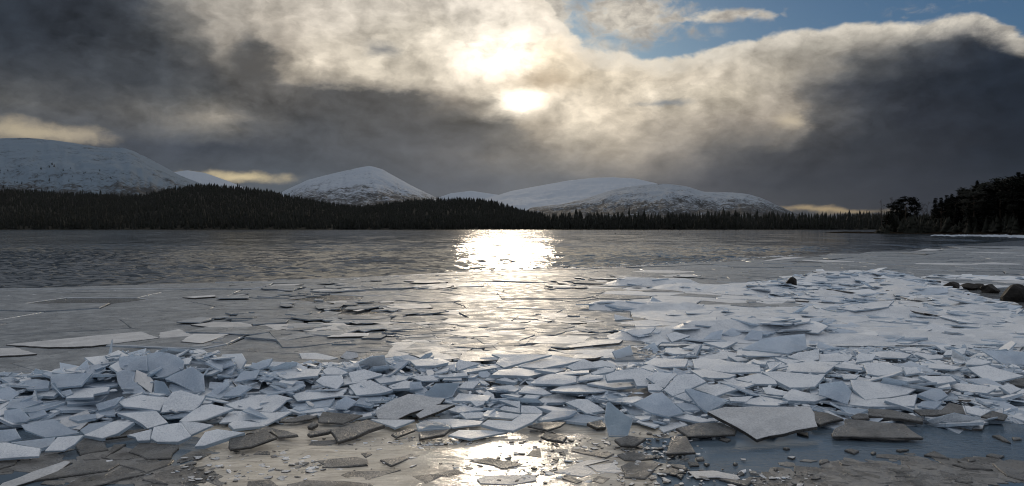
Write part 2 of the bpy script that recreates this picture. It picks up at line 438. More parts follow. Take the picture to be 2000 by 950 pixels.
# ------------------------------------------------------------------ hills
def hill(name, skyline, D, Yfront, back, mat, rough, power, seed, label=None, nu=260, ny=70):
    """a hill whose crest follows the skyline at distance D and falls to the lake side at Yfront"""
    u0, u1 = skyline[0][0], skyline[-1][0]
    uu = np.linspace(u0, u1, nu)
    pv = np.interp(uu, [p[0] for p in skyline], [p[1] for p in skyline])
    ker = np.ones(5) / 5
    pv = np.convolve(np.pad(pv, 2, 'edge'), ker, 'valid')
    hc = CAMH + (HORIZON - pv) / FPX * D
    yy = np.concatenate([np.linspace(Yfront, D, ny), np.linspace(D, D + back, ny // 3)[1:]])
    Ug, Yg = np.meshgrid(uu, yy); Hg = np.meshgrid(hc, yy)[0]
    Xg = (Ug - 1000) / FPX * Yg
    s = np.clip((Yg - Yfront) / (D - Yfront), 0, 1)
    tb = np.clip((Yg - D) / back, 0, 1)
    prof = np.where(Yg <= D, s ** power, 1 - 0.75 * tb ** 1.5)
    vn = Val(seed)
    nz = vn.fbm(Xg / 420, Yg / 420, 6, 0.55)
    nz2 = vn.fbm(Xg / 90 + 7, Yg / 90, 4, 0.5)
    Zg = Hg * prof + (nz * rough + nz2 * rough * 0.22) * np.sin(np.pi * np.clip(s, 0.0, 1)) ** 0.8 * np.where(Yg <= D, 1, 0)
    gul = np.abs(vn.fbm(Ug / 26 + 3, Yg / 1500, 4, 0.55))          # gullies running down the slope
    Zg -= (0.28 - np.minimum(gul, 0.28)) * rough * 0.9 * np.sin(np.pi * np.clip(s, 0, 1)) ** 0.8 * np.where(Yg <= D, 1, 0)
    Zg += vn.fbm(Xg / 40, Yg / 40, 3) * rough * 0.05
    Zg = np.minimum(Zg, CAMH + (Hg - CAMH) * Yg / D + 0.5)     # nothing rises above its own crest line
    r, c = Xg.shape
    ix = np.arange(r * c).reshape(r, c)
    Fg = np.stack([ix[:-1, :-1], ix[:-1, 1:], ix[1:, 1:], ix[1:, :-1]], -1).reshape(-1, 4)
    o = place(name, mesh_np(name, np.stack([Xg, Yg, Zg], -1).reshape(-1, 3), Fg, [mat], True))
    tag(o, kind="structure")
    def height(u, y):
        i = np.interp(u, uu, np.arange(c)); j = np.interp(y, yy, np.arange(r))
        return Zg[np.clip(np.round(j).astype(int), 0, r - 1), np.clip(np.round(i).astype(int), 0, c - 1)]
    return height

SNOWB = (0.32, 0.355, 0.40)
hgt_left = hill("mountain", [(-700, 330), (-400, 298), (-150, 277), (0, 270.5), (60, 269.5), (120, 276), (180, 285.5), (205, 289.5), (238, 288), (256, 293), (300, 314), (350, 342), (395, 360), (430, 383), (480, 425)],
     5200, 2500, 900, hill_material("snowy_left_mountain", 1.08, 0.80, 0.011, (0.125, 0.165, 0.205), None, 60, 330), 60, 1.0, 21)  # snow colour darkened for the heavy cloud shadow lying over this mountain
hill("mountain", [(300, 350), (330, 338), (365, 333), (400, 338), (440, 352), (490, 372), (540, 395), (600, 430)],
     8200, 5600, 900, hill_material("far_white_ridge", 1.25, 1.1, 0.006, SNOWB, None, 100, 400), 30, 1.1, 22)
hgt_peak = hill("mountain", [(470, 425), (520, 394), (557, 372), (600, 352), (640, 341.5), (680, 332.5), (705, 327), (722, 324), (745, 330), (775, 347), (810, 366), (850, 385), (890, 402), (950, 425)],
     6500, 3600, 900, hill_material("snowy_peak", 1.14, 0.82, 0.010, (0.29, 0.325, 0.37), None, 120, 420), 50, 1.05, 23)
hill("mountain", [(800, 420), (840, 392), (880, 378), (920, 373), (960, 379), (1010, 386), (1100, 420)],
     9500, 7000, 900, hill_material("faint_far_ridge", 1.25, 1.1, 0.006, SNOWB, None, 100, 400), 25, 1.1, 24)
hill("mountain", [(870, 425), (920, 396), (960, 385), (1000, 373), (1060, 362), (1110, 353), (1160, 347.5), (1195, 346.5), (1240, 349), (1280, 358), (1330, 375), (1400, 400), (1450, 425)],
     8200, 5200, 1200, hill_material("white_dome", 1.36, 1.25, 0.007, (0.34, 0.37, 0.41), None, 60, 260), 30, 1.05, 25)
hgt_dome = hill("mountain", [(990, 425), (1040, 405), (1100, 399), (1150, 386), (1200, 370), (1250, 362), (1300, 359), (1340, 364), (1375, 375), (1430, 376), (1460, 379), (1490, 388), (1525, 404), (1560, 420), (1600, 432)],
     6500, 3600, 900, hill_material("speckled_dome", 1.08, 0.80, 0.011, (0.235, 0.265, 0.30), None, 70, 300), 45, 1.05, 26)
# wooded ground between the lake and the mountains
hgt_wood = hill("wooded_hill", [(-700, 372), (-300, 374), (0, 376), (60, 378), (120, 381), (200, 386), (262, 390), (300, 381), (340, 371), (400, 367), (450, 371), (500, 377), (550, 384), (600, 396), (650, 406), (700, 409), (760, 402), (820, 398), (880, 394), (930, 395), (980, 404), (1030, 420), (1090, 426), (1300, 430), (1800, 430), (2300, 424)],
     1900, 1128, 400, M_FLOOR, 7, 1.0, 27, nu=360, ny=90)

# ------------------------------------------------------------------ far wood (reads as one mass)
def conifers(name, pts, heights, widths, sides, tiers, mat, seed):
    """many small spruces and pines in one mesh"""
    g = np.random.default_rng(seed)
    n = len(pts)
    V = []; Fc = []; off = 0
    for t in range(tiers):
        z0 = 0.08 + 0.80 * t / tiers
        z1 = min(1.0, z0 + 0.92 * (1 - z0) * (0.55 if t < tiers - 1 else 1.0) + 0.10)
        w = (1 - z0) ** 0.8
        a = np.linspace(0, 2 * np.pi, sides, endpoint=False)[None, :] + g.random((n, 1)) * 6.28
        rad = widths[:, None] * w * (0.62 + 0.76 * g.random((n, sides)))
        zz = heights[:, None] * (z0 + 0.09 * (g.random((n, sides)) - 0.65))
        ring = np.stack([pts[:, :1] + rad * np.cos(a), pts[:, 1:2] + rad * np.sin(a), pts[:, 2:3] + zz], -1)
        lean = (g.random((n, 2)) - 0.5) * widths[:, None] * 0.25
        tip = np.stack([pts[:, 0] + lean[:, 0], pts[:, 1] + lean[:, 1], pts[:, 2] + heights * z1], -1)[:, None, :]
        V.append(np.concatenate([ring, tip], 1).reshape(-1, 3))
        base = off + np.arange(n)[:, None] * (sides + 1)
        k = np.arange(sides)[None, :]
        Fc.append(np.stack([base + k, base + (k + 1) % sides, base + sides + 0 * k], -1).reshape(-1, 3))
        off += n * (sides + 1)
    o = place(name, mesh_np(name, np.concatenate(V), np.concatenate(Fc), [mat]))
    return o
def scatter(n, u0, u1, y0, y1, hfun, seed, hmin, hmax, keep=None):
    g = np.random.default_rng(seed)
    u = u0 + (u1 - u0) * g.random(n); y = np.sqrt(y0 ** 2 + (y1 ** 2 - y0 ** 2) * g.random(n))
    if keep is not None:
        k = keep(u, y, g); u, y = u[k], y[k]
    z = hfun(u, y)
    x = (u - 1000) / FPX * y
    hh = (hmin + (hmax - hmin) * g.random(len(u)) ** 1.3) * (1 + 0.45 * VN.fbm(x / 60 + 9, y / 60, 3)) * np.where(g.random(len(u)) < .06, 1.22, 1.0)
    return np.stack([x, y, z - 0.5], -1), hh, hh * (0.13 + 0.12 * g.random(len(u)))
p1, h1, w1_ = scatter(5200, -120, 1780, 1131, 1330, hgt_wood, 31, 9, 19)
p1[:, 2] = np.maximum(p1[:, 2], 0.2)
grow = 1 + 0.30 * np.clip((p1[:, 0] / p1[:, 1] * FPX - 20) / 80, 0, 1)      # the shore wood stands taller to the right
h1 *= grow; w1_ *= grow ** .5
w = conifers("far_shore_wood", p1, h1, w1_, 6, 4, M_CONIFER, 41)
tag(w, "dark conifer wood lining the far shore of the lake", "wood", kind="stuff")
p2, h2, w2_ = scatter(11000, -150, 1060, 1320, 2000, hgt_wood, 32, 8, 14)
w = conifers("hillside_wood", p2, h2, w2_, 5, 3, M_CONIFER, 42)
tag(w, "dark conifer wood covering the low hills behind the lake", "wood", kind="stuff")
# scattered pines up the lower slope of the left mountain and the domes
p3, h3, w3_ = scatter(900, -60, 330, 2700, 3900, hgt_left, 33, 7, 14, lambda u, y, g: g.random(len(u)) < np.clip((VN.fbm(u / 45, y / 260, 3) + 0.30), 0, 1) * np.clip(1.5 - (y - 2700) / 800, 0.02, 1))
w = conifers("mountainside_pines", p3, h3, w3_ * 1.5, 5, 3, M_CONIFER, 43)
tag(w, "scattered dark pines on the lower slope of the left mountain", "pines", kind="stuff")
p4, h4, w4_ = scatter(1600, 1130, 1540, 3700, 4700, hgt_dome, 34, 7, 12, lambda u, y, g: g.random(len(u)) < np.clip((VN.fbm(u / 40, y / 300, 3) + 0.25), 0, 1) * np.clip(1.3 - (y - 3700) / 900, 0.02, 1))
w = conifers("dome_slope_pines", p4, h4, w4_ * 1.5, 5, 3, M_CONIFER, 44)
tag(w, "scattered dark pines below the speckled snowy dome", "pines", kind="stuff")
p5, h5, w5_ = scatter(500, 640, 860, 3700, 4500, hgt_peak, 35, 7, 12, lambda u, y, g: g.random(len(u)) < np.clip((VN.fbm(u / 40, y / 300, 3) + 0.2), 0, 1))
w = conifers("peak_slope_pines", p5, h5, w5_ * 1.4, 5, 3, M_CONIFER, 45)
tag(w, "scattered dark pines at the foot of the snowy peak", "pines", kind="stuff")

# ------------------------------------------------------------------ headland on the right
HEADLINE = [(1560, 455.2), (1640, 455.6), (1700, 456.4), (1760, 456.8), (1820, 457.0), (1880, 457.6), (1940, 458.4), (2000, 459.0), (2100, 460), (2400, 462)]
def head_front(u):
    return CAMH * FPX / (np.interp(u, [q[0] for q in HEADLINE], [q[1] for q in HEADLINE]) - HORIZON)
uu = np.linspace(1560, 2400, 120); ss = np.linspace(0, 1, 40) ** 1.6
Ug, Sg = np.meshgrid(uu, ss)
Yg = head_front(Ug) * (1 + 0.0 * Sg) + Sg * 190
Xg = (Ug - 1000) / FPX * Yg
taper = np.clip((Ug - 1722) / 150, 0, 1)
low = np.clip((Ug - 1600) / 40, 0, 1)
Zg = -0.15 + (0.5 * low * np.clip(Sg * 40, 0, 1) * np.clip(1 - (Sg - 0.10) * 9 * (1 - taper), 0.0, 1)) + taper * (np.clip(Sg * 6, 0, 1) * 1.6 + 7.0 * np.clip((Sg - 0.05) * 1.8, 0, 1)) + VN.fbm(Xg / 5, Yg / 5, 4) * 0.45 * np.clip(Sg * 20, 0, 1) * low
Zg = np.where(low <= 0, -0.3, Zg)
M_HEAD, n, b = material("headland_ground")
geo = n.new('ShaderNodeNewGeometry')
t1 = n.noise(n.vec('MULTIPLY', geo.outputs['Position'], (0.12, 0.06, 0.4)), 1.0, 5.0, 0.6)
b.inputs['Specular IOR Level'].default_value = 0.0
n.put(b.inputs['Base Color'], n.mix(n.rng(t1, 0.68, 0.74), n.mix(n.noise(geo.outputs['Position'], 1.0, 5.0), (0.010, 0.008, 0.006), (0.025, 0.019, 0.013)), (0.55, 0.6, 0.66)))
b.inputs['Roughness'].default_value = 0.9
ix = np.arange(Xg.size).reshape(Xg.shape)
Fg = np.stack([ix[:-1, :-1], ix[:-1, 1:], ix[1:, 1:], ix[1:, :-1]], -1).reshape(-1, 4)
head = place("headland", mesh_np("headland", np.stack([Xg, Yg, Zg], -1).reshape(-1, 3), Fg, [M_HEAD], True))
tag(head, kind="structure")
def head_z(u, y):
    s = np.clip((y - head_front(u)) / 190, 0, 1)
    j = np.interp(s, ss, np.arange(40)); i = np.interp(u, uu, np.arange(120))
    return float(Zg[int(round(float(j))), int(round(float(i)))])
# snow and ice banked along its shore
def strip(name, pts_front, depth, height, mat, seed, ncol=150, nrow=10):
    g = Val(seed)
    uq = np.linspace(pts_front[0][0], pts_front[-1][0], ncol)
    vq = np.interp(uq, [p[0] for p in pts_front], [p[1] for p in pts_front])
    vq = vq + g.fbm(uq / 9, uq * 0 + 2, 4) * 1.6
    Yf = CAMH * FPX / (vq - HORIZON)
    t = np.linspace(0, 1, nrow)[:, None]
    Yq = Yf[None, :] + t * depth
    Xq = (uq[None, :] - 1000) / FPX * Yq
    fade = np.sin(np.linspace(0, np.pi, ncol))[None, :] ** 0.4
    Zq = -0.05 + (np.sin(np.pi * np.clip(t * 1.1, 0, 1)) ** 0.6) * height * fade * (0.75 + 0.8 * g.fbm(Xq / 6, Yq / 6, 4))
    ix = np.arange(Xq.size).reshape(Xq.shape)
    Fq = np.stack([ix[:-1, :-1], ix[:-1, 1:], ix[1:, 1:], ix[1:, :-1]], -1).reshape(-1, 4)
    return place(name, mesh_np(name, np.stack([Xq, Yq, Zq], -1).reshape(-1, 3), Fq, [mat], True))
o = strip("snow_bank", [(1815, 461.3), (1880, 461.8), (1940, 463.0), (2000, 465.0), (2150, 469)], 36, 0.35, M_BANK, 9)
tag(o, "low snow and ice bank along the headland shore at right", "snow bank", kind="structure")
o = strip("snow_patch", [(1727, 454.6), (1740, 454.4), (1765, 454.4)], 14, 1.6, M_SNOW, 10, 40, 8)
tag(o, "small snow patch on the dark spit below the bare birches", "snow patch", kind="structure")

# ------------------------------------------------------------------ headland trees, each one its own
def tube(V, Fc, pts, radii, sides=5):
    base = len(V)
    for i, (p, r) in enumerate(zip(pts, radii)):
        for k in range(sides):
            a = 2 * math.pi * k / sides
            V.append((p[0] + r * math.cos(a), p[1] + r * math.sin(a), p[2]))
    for i in range(len(pts) - 1):
        for k in range(sides):
            a, c = base + i * sides + k, base + i * sides + (k + 1) % sides
            Fc.append((a, c, c + sides, a + sides))
def stick(V, Fc, p, q, r0, r1):
    """a limb: triangular prism from p to q"""
    p = Vector(p); q = Vector(q); d = (q - p)
    if d.length < 1e-6: return
    s = d.orthogonal().normalized(); t = d.normalized().cross(s)
    base = len(V)
    for c, r in ((p, r0), (q, r1)):
        for k in range(3):
            a = 2.094 * k
            V.append(tuple(c + s * (r * math.cos(a)) + t * (r * math.sin(a))))
    for k in range(3):
        Fc.append((base + k, base + (k + 1) % 3, base + 3 + (k + 1) % 3, base + 3 + k))
def sprays(V, Fc, c, n, r, g, flat=0.5):
    """a clump of small needle-spray faces about c"""
    for _ in range(n):
        o = Vector((g.gauss(0, r), g.gauss(0, r), g.gauss(0, r * flat)))
        d = Vector((g.gauss(0, 1), g.gauss(0, 1), g.gauss(0.1, 0.5))).normalized()
        s = d.orthogonal().normalized() * (0.10 + 0.10 * g.random())
        L = 0.30 + 0.4 * g.random()
        p = Vector(c) + o
        b = len(V)
        V.extend([tuple(p - s), tuple(p + s), tuple(p + d * L)])
        Fc.append((b, b + 1, b + 2))
def spruce(seed, H=12.0):
    g = random.Random(seed)
    TV, TF, CV, CF = [], [], [], []
    tube(TV, TF, [(0, 0, H * t) for t in (0, .1, .4, .7, .97)], [.19, .15, .11, .06, .012])
    z = H * 0.10
    while z < H * 0.985:
        t = z / H
        R = (0.19 + 0.04 * g.random()) * H * (1 - t) ** 0.85 + 0.12
        nb = 6 if t < 0.8 else 4
        a0 = g.random() * 6.28
        for k in range(nb):
            a = a0 + 6.28 * k / nb + g.uniform(-.3, .3)
            r = R * g.uniform(.55, 1.12)
            droop = -0.12 * r + g.uniform(-.05, .12)
            tip = (r * math.cos(a), r * math.sin(a), z + droop)
            stick(TV, TF, (0, 0, z), tip, .03, .008)
            m = max(3, int(r * 4))
            for j in range(m):
                f = (j + .6) / m
                sprays(CV, CF, (tip[0] * f, tip[1] * f, z + droop * f), 4, 0.13 + 0.10 * (1 - f), g, .6)
        z += H * (0.040 + 0.012 * g.random())
    sprays(CV, CF, (0, 0, H * .985), 8, .06, g, 2.0)
    return TV, TF, CV, CF
def scots_pine(seed, H=12.0):
    g = random.Random(seed)
    TV, TF, CV, CF = [], [], [], []
    bend = g.uniform(-.5, .5)
    axis = lambda t: (bend * math.sin(3 * t), bend * .6 * math.sin(2 * t + 1), H * t)
    tube(TV, TF, [axis(t) for t in (0, .2, .45, .7, .92)], [.24, .20, .16, .10, .03], 6)
    for k in range(17):
        t = g.uniform(.40, .93)
        a = g.random() * 6.28
        r = H * (0.10 + 0.19 * math.sin(math.pi * (t - .32) / .75)) * g.uniform(.6, 1.1)
        p = Vector(axis(t)); q = p + Vector((r * math.cos(a), r * math.sin(a), r * g.uniform(.1, .5)))
        stick(TV, TF, p, q, .07, .02)
        for j in range(g.randint(2, 4)):
            c = p.lerp(q, g.uniform(.55, 1.08)) + Vector((g.gauss(0, .35), g.gauss(0, .35), g.gauss(.15, .25)))
            sprays(CV, CF, c, 34, .42, g, .45)
    for j in range(3):
        sprays(CV, CF, Vector(axis(.95)) + Vector((g.gauss(0, .4), g.gauss(0, .4), 0)), 34, .42, g, .5)
    return TV, TF, CV, CF
def bare_birch(seed, H=9.0):
    g = random.Random(seed)
    TV, TF, CV, CF = [], [], [], []
    tube(TV, TF, [(0.12 * math.sin(4 * t), 0.1 * t, H * t) for t in (0, .2, .45, .7, .95)], [.11, .09, .07, .04, .012])
    def grow(V, Fc, p, d, L, r, depth):
        q = p + d * L
        stick(V, Fc, p, q, r, r * .6)
        if depth == 0: return
        for _ in range(g.randint(3, 4)):
            f = g.uniform(.35, 1.0)
            nd = (d + Vector((g.gauss(0, .55), g.gauss(0, .55), g.gauss(.15, .35)))).normalized()
            grow(CV, CF, p.lerp(q, f), nd, L * g.uniform(.45, .7), r * .55, depth - 1)
    for k in range(13):
        t = g.uniform(.28, .95); a = g.random() * 6.28
        d = Vector((math.cos(a) * .7, math.sin(a) * .7, g.uniform(.7, 1.2))).normalized()
        grow(TV, TF, Vector((0.12 * math.sin(4 * t), 0.1 * t, H * t)), d, H * .20 * (1.25 - t), .035, 3)
    return TV, TF, CV, CF
M_TWIG, n, b = material("birch_twigs")
b.inputs['Base Color'].default_value = (0.045, 0.032, 0.028, 1)
b.inputs['Roughness'].default_value = 0.85
KINDS = {}
for kind, fn, seeds, h0 in (("spruce", spruce, (1, 2, 3, 4), 12.0), ("pine", scots_pine, (5, 6, 7), 12.0), ("birch", bare_birch, (8, 9, 10), 9.0)):
    lst = []
    for s in seeds:
        TV, TF, CV, CF = fn(s, h0)
        lst.append((mesh_from(kind + "_trunk", TV, TF, [M_BARK if kind != "birch" else M_TWIG]), mesh_from(kind + "_crown", CV, CF, [M_CONIFER if kind != "birch" else M_TWIG])))
    KINDS[kind] = (h0, lst)
def tree(kind, u, dist, top_v, label, group, var, wide=1.0):
    h0, lst = KINDS[kind]
    z = head_z(u, dist) - 0.15
    H = CAMH + (HORIZON - top_v) / FPX * dist - z
    s = H / h0
    o = empty({"spruce": "spruce_tree", "pine": "pine_tree", "birch": "birch_tree"}[kind], ((u - 1000) / FPX * dist, dist, z))
    tm, cm = lst[var % len(lst)]
    rz = (u * 1.7) % 6.28
    for nm, me in (("trunk", tm), ("crown", cm)):
        place(nm, me, o, rot=(0, 0, rz), scale=(s * wide, s * wide, s))
    tag(o, label, {"spruce": "tree", "pine": "tree", "birch": "tree"}[kind], group)
    return o
# skyline trees one can tell apart: kind, column, distance, row of the top, label
SKY_TREES = [
 ("birch", 1722, 262, 392, "thin bare birch standing apart at the left end of the headland wood", 0, 1.0),
 ("birch", 1741, 268, 387, "taller bare birch just right of the thin lone birch on the spit", 1, 1.3),
 ("pine", 1752, 262, 395, "small pine between the bare birches and the round bushy pine", 0, 1.0),
 ("pine", 1771, 258, 388, "round bushy pine standing between bare birches on the low headland", 1, 1.35),
 ("pine", 1786, 262, 396, "low pine leaning against the right side of the round bushy pine", 2, 1.0),
 ("birch", 1803, 264, 396, "wide bare birch in the dip before the wood rises", 2, 1.35),
 ("birch", 1812, 268, 395, "slim bare birch close under the first rising conifers", 0, 1.1),
 ("spruce", 1827, 255, 388, "first dark conifer where the wood begins to rise from the spit", 0, 1.3),
 ("spruce", 1838, 250, 386, "second dark conifer of the rising wood edge", 1, 1.2),
 ("spruce", 1849, 252, 382, "short conifer left of the paired dark conifers", 2, 1.2),
 ("spruce", 1859, 250, 379, "slender conifer leaning on the paired dark conifers", 3, 1.2),
 ("spruce", 1873, 247, 371, "left one of the paired dark conifers halfway up the wood", 0, 1.2),
 ("spruce", 1881, 249, 370, "right one of the paired dark conifers halfway up the wood", 1, 1.3),
 ("spruce", 1895, 246, 372, "small pointed conifer right of the paired conifers", 2, 1.1),
 ("spruce", 1909, 243, 353, "tall narrow spire conifer rising left of the flat topped pine", 3, 0.9),
 ("spruce", 1921, 244, 359, "shorter spire conifer just left of the flat topped pine", 0, 0.9),
 ("pine", 1936, 238, 358, "broad flat topped pine between two spire conifers", 0, 1.5),
 ("pine", 1950, 240, 360, "pine merging with the right side of the flat topped pine", 2, 1.3),
 ("spruce", 1963, 236, 350, "pointed conifer right of the flat topped pine", 1, 0.95),
 ("spruce", 1976, 235, 345, "conifer left of the tallest spire near the picture edge", 2, 1.1),
 ("spruce", 1989, 232, 337, "tallest spire conifer near the right edge of the picture", 3, 0.95),
 ("spruce", 2000, 233, 341, "conifer cut by the right edge of the picture", 0, 1.1),
]
for kind, u, d, tv, lab, var, wide in SKY_TREES:
    tree(kind, u, d, tv, lab, "trees on the headland skyline", var, wide)
tops = sorted((q[1], q[3]) for q in SKY_TREES)
g = random.Random(77)
for i in range(96):
    u = g.uniform(1728, 2060)
    d = float(head_front(u)) + g.uniform(6, 40)
    line = float(np.interp(u, [q[0] for q in tops], [q[1] for q in tops]))
    tv = line + g.uniform(6, 16) + (0 if g.random() < .5 else g.uniform(0, 22))
    if u < 1830: tv += g.uniform(10, 22)
    tv = min(tv, 434)
    kind = "spruce" if g.random() < .72 else "pine"
    side = "left half" if u < 1880 else "right half"
    tree(kind, u, d, tv, f"dark {'conifer' if kind == 'spruce' else 'pine'} below the skyline in the {side} of the headland wood", f"{kind} trees inside the {side} of the headland wood", i, g.uniform(1.1, 1.5))
# undergrowth that closes the wood near the ground
pts = []; hh = []; ww = []
gg = np.random.default_rng(4)
for i in range(1100):
    u = gg.uniform(1715, 2080); d = float(head_front(u)) + gg.uniform(3, 60)
    pts.append(((u - 1000) / FPX * d, d, head_z(u, d) - .2)); hh.append(gg.uniform(1.6, 5.2) * min(1, .40 + (u - 1715) / 60)); ww.append(gg.uniform(.8, 1.5))
w = conifers("undergrowth", np.array(pts), np.array(hh), np.array(ww), 7, 3, M_CONIFER, 46)
tag(w, "dark undergrowth of young conifers at the foot of the headland wood", "undergrowth", kind="stuff")
# ------------------------------------------------------------------ rocks in the ice
def rock_mesh(seed, sub=3):
    import bmesh
    bm = bmesh.new()
    bmesh.ops.create_icosphere(bm, subdivisions=sub, radius=1.0)
    vn = Val(seed)
    g = random.Random(seed)
    cuts = [Vector((g.gauss(0, 1), g.gauss(0, 1), g.gauss(0.2, .7))).normalized() for _ in range(7)]
    for v in bm.verts:
        c = v.co.copy()
        for d in cuts:
            k = c.dot(d) - 0.66
            if k > 0: c -= d * k * 0.97
        f = 1 + 0.16 * float(vn.fbm(c.x * 2.1 + 5, c.y * 2.1 + c.z * 1.7, 4))
        v.co = c * f
    me = bpy.data.meshes.new("rock"); bm.to_mesh(me); bm.free()
    me.materials.append(M_ROCK)
    return me
ROCKS = [ # u, base row, width px, height px, label
 (1550, 573, 26, 17, "lone dark boulder poking out of the ice left of the white ridge"),
 (1868, 569, 36, 14, "long low dark rock at the left end of the rock row"),
 (1897, 568, 34, 13, "low dark rock second from the left in the rock row"),
 (1921, 567, 30, 12, "dark rock behind the gap in the rock row"),
 (1944, 574, 36, 16, "rounded dark rock left of the big blocky boulder"),
 (1996, 592, 60, 32, "big blocky boulder cut by the right edge of the picture"),
 (1805, 583, 10, 4, "tiny dark stone sticking out of the white ridge"),
 (1893, 589, 8, 6, "small dark stone on the grey ice before the rock row"),
 (1832, 562, 24, 5, "thin dark rock frozen in at the foot of the white ridge"),
]
for i, (u, v, w, hpx, lab) in enumerate(ROCKS):
    p = ground(u, v)
    sx = w / 2 / FPX * p[1]; sz = hpx / FPX * p[1]
    o = place("boulder" if w > 20 else "stone", rock_mesh(60 + i), loc=(p[0], p[1] + sx * .8, sz * .30), rot=(0, 0, i * 1.3), scale=(sx * 1.05, sx * 0.95, sz * .80))
    tag(o, lab, "rock", "rocks frozen into the lake edge")
# two water birds far out
def bird_mesh():
    V, Fc = [], []
    sec = [(-.26, .03, .07), (-.2, .07, .08), (-.08, .11, .09), (.06, .115, .09), (.16, .08, .10), (.19, .045, .15), (.20, .038, .21), (.22, .05, .26), (.27, .035, .255), (.33, .012, .24)]
    for x, r, z in sec:
        for k in range(8):
            a = 6.283 * k / 8
            V.append((x, r * math.cos(a), z + r * .9 * math.sin(a)))
    for i in range(len(sec) - 1):
        for k in range(8):
            a, c = i * 8 + k, i * 8 + (k + 1) % 8
            Fc.append((a, c, c + 8, a + 8))
    Fc.append(tuple(range(7, -1, -1))); Fc.append(tuple(range((len(sec) - 1) * 8, len(sec) * 8)))
    return mesh_from("water_bird", V, Fc, [M_BIRD], True)
M_BIRD, n, b = material("dark_plumage")
b.inputs['Base Color'].default_value = (0.015, 0.014, 0.013, 1)
for u, v, lab in ((1202, 457.5, "left one of two tiny dark water birds out on the open lake"), (1328, 458, "right one of two tiny dark water birds out on the open lake")):
    p = ground(u, v)
    o = place("water_bird", bird_mesh(), loc=(p[0], p[1], 0.02), rot=(0, 0, .5))
    tag(o, lab, "bird", "water birds on the lake")

# ================================================================== ice
def ice_material(name, c_dark, c_light, rough, sss=0.0, grain=0.35, spec=0.5, frost=None, trans=None, patch=0.0, coat=0.0, vein=0.0):
    m, n, b = material(name)
    geo = n.new('ShaderNodeNewGeometry')
    oi = n.new('ShaderNodeObjectInfo')
    pos = geo.outputs['Position']
    rnd = geo.outputs['Random Per Island']
    big = n.noise(pos, 3.6, 5.0, 0.62, 0.6)
    fine = n.noise(pos, 75.0, 2.0, 0.7)
    spk = n.noise(pos, 170.0, 2.0, 0.6)
    t = n.math('ADD', n.math('MULTIPLY_ADD', big, 1.5, -0.3), n.math('ADD', n.math('MULTIPLY', n.math('SUBTRACT', fine, 0.5), grain * 2.2), grain))
    t = n.rng(n.math('ADD', t, n.math('MULTIPLY_ADD', rnd, 0.7, -0.35)), 0.55, 1.25, kind='LINEAR')
    if vein:
        vo = n.new('ShaderNodeTexVoronoi', feature='DISTANCE_TO_EDGE')
        n.put(vo.inputs['Vector'], n.vec('ADD', pos, n.vec('SCALE', n.noise(pos, 5.0, 3.0, 0.6, 0.0, True), scale=0.25)))
        vo.inputs['Scale'].default_value = 4.5
        crack = n.math('MULTIPLY', n.rng(vo.outputs['Distance'], 0.035, 0.0), n.rng(n.noise(pos, 3.0, 2.0), 0.45, 0.6))
        t = n.math('ADD', t, n.math('MULTIPLY', crack, vein))
    if patch:
        pt = n.noise(n.vec('MULTIPLY', pos, (0.5, 0.9, 1.0)), 0.9, 6.0, 0.65, 1.2)
        t = n.math('ADD', t, n.math('MULTIPLY_ADD', pt, 2.0 * patch, -patch))
    col = n.mix(t, c_dark, c_light)
    if frost:
        # wet, clear margin where the rime has washed off
        fr = n.noise(pos, 1.6, 3.0, 0.55, 0.8)
        col = n.mix(n.rng(fr, 0.52, 0.60), col, frost)
    n.put(b.inputs['Base Color'], col)
    n.put(b.inputs['Roughness'], n.rng(n.noise(pos, 4.0, 5.0, 0.6), 0.32, 0.62, max(0.08, rough - 0.22), rough + 0.10))
    b.inputs['IOR'].default_value = 1.31
    b.inputs['Specular IOR Level'].default_value = spec
    if coat:
        b.inputs['Coat Weight'].default_value = coat
        b.inputs['Coat Roughness'].default_value = 0.52
        b.inputs['Coat IOR'].default_value = 1.7
    if sss:
        b.inputs['Subsurface Weight'].default_value = sss
        b.inputs['Subsurface Radius'].default_value = (0.5, 0.8, 1.0)
        b.inputs['Subsurface Scale'].default_value = 0.05
    hgt = n.math('ADD', n.math('MULTIPLY', n.noise(pos, 14.0, 4.0, 0.6), 1.0), n.math('ADD', n.math('MULTIPLY', spk, 0.35), n.math('MULTIPLY', fine, 0.45)))
    bump(n, b, hgt, 0.8, 0.018)
    if coat: n.t.links.new([q for q in n.t.nodes if q.type == 'BUMP'][0].outputs[0], b.inputs['Coat Normal'])
    if trans:
        tr = n.new('ShaderNodeBsdfTranslucent')
        tr.inputs['Color'].default_value = (*trans[1], 1)
        mx = n.new('ShaderNodeMixShader')
        mx.inputs[0].default_value = trans[0]
        out = [q for q in n.t.nodes if q.type == 'OUTPUT_MATERIAL'][0]
        n.t.links.new(b.outputs[0], mx.inputs[1]); n.t.links.new(tr.outputs[0], mx.inputs[2]); n.t.links.new(mx.outputs[0], out.inputs[0])
    return m
M_WHITE = ice_material("frosted_ice", (0.50, 0.535, 0.58), (0.86, 0.87, 0.88), 0.48, grain=0.8, trans=(0.22, (0.80, 0.88, 0.95)), coat=1.0, vein=0.5)
M_BLUE = ice_material("blue_ice", (0.42, 0.49, 0.57), (0.78, 0.82, 0.87), 0.38, grain=0.6, trans=(0.50, (0.76, 0.86, 0.95)), coat=0.5, vein=0.5)
M_GREY = ice_material("wet_grey_ice", (0.070, 0.069, 0.066), (0.205, 0.200, 0.192), 0.38, grain=0.55)
M_MID = ice_material("grainy_grey_ice", (0.28, 0.29, 0.305), (0.54, 0.545, 0.55), 0.50, coat=1.0, grain=0.6)
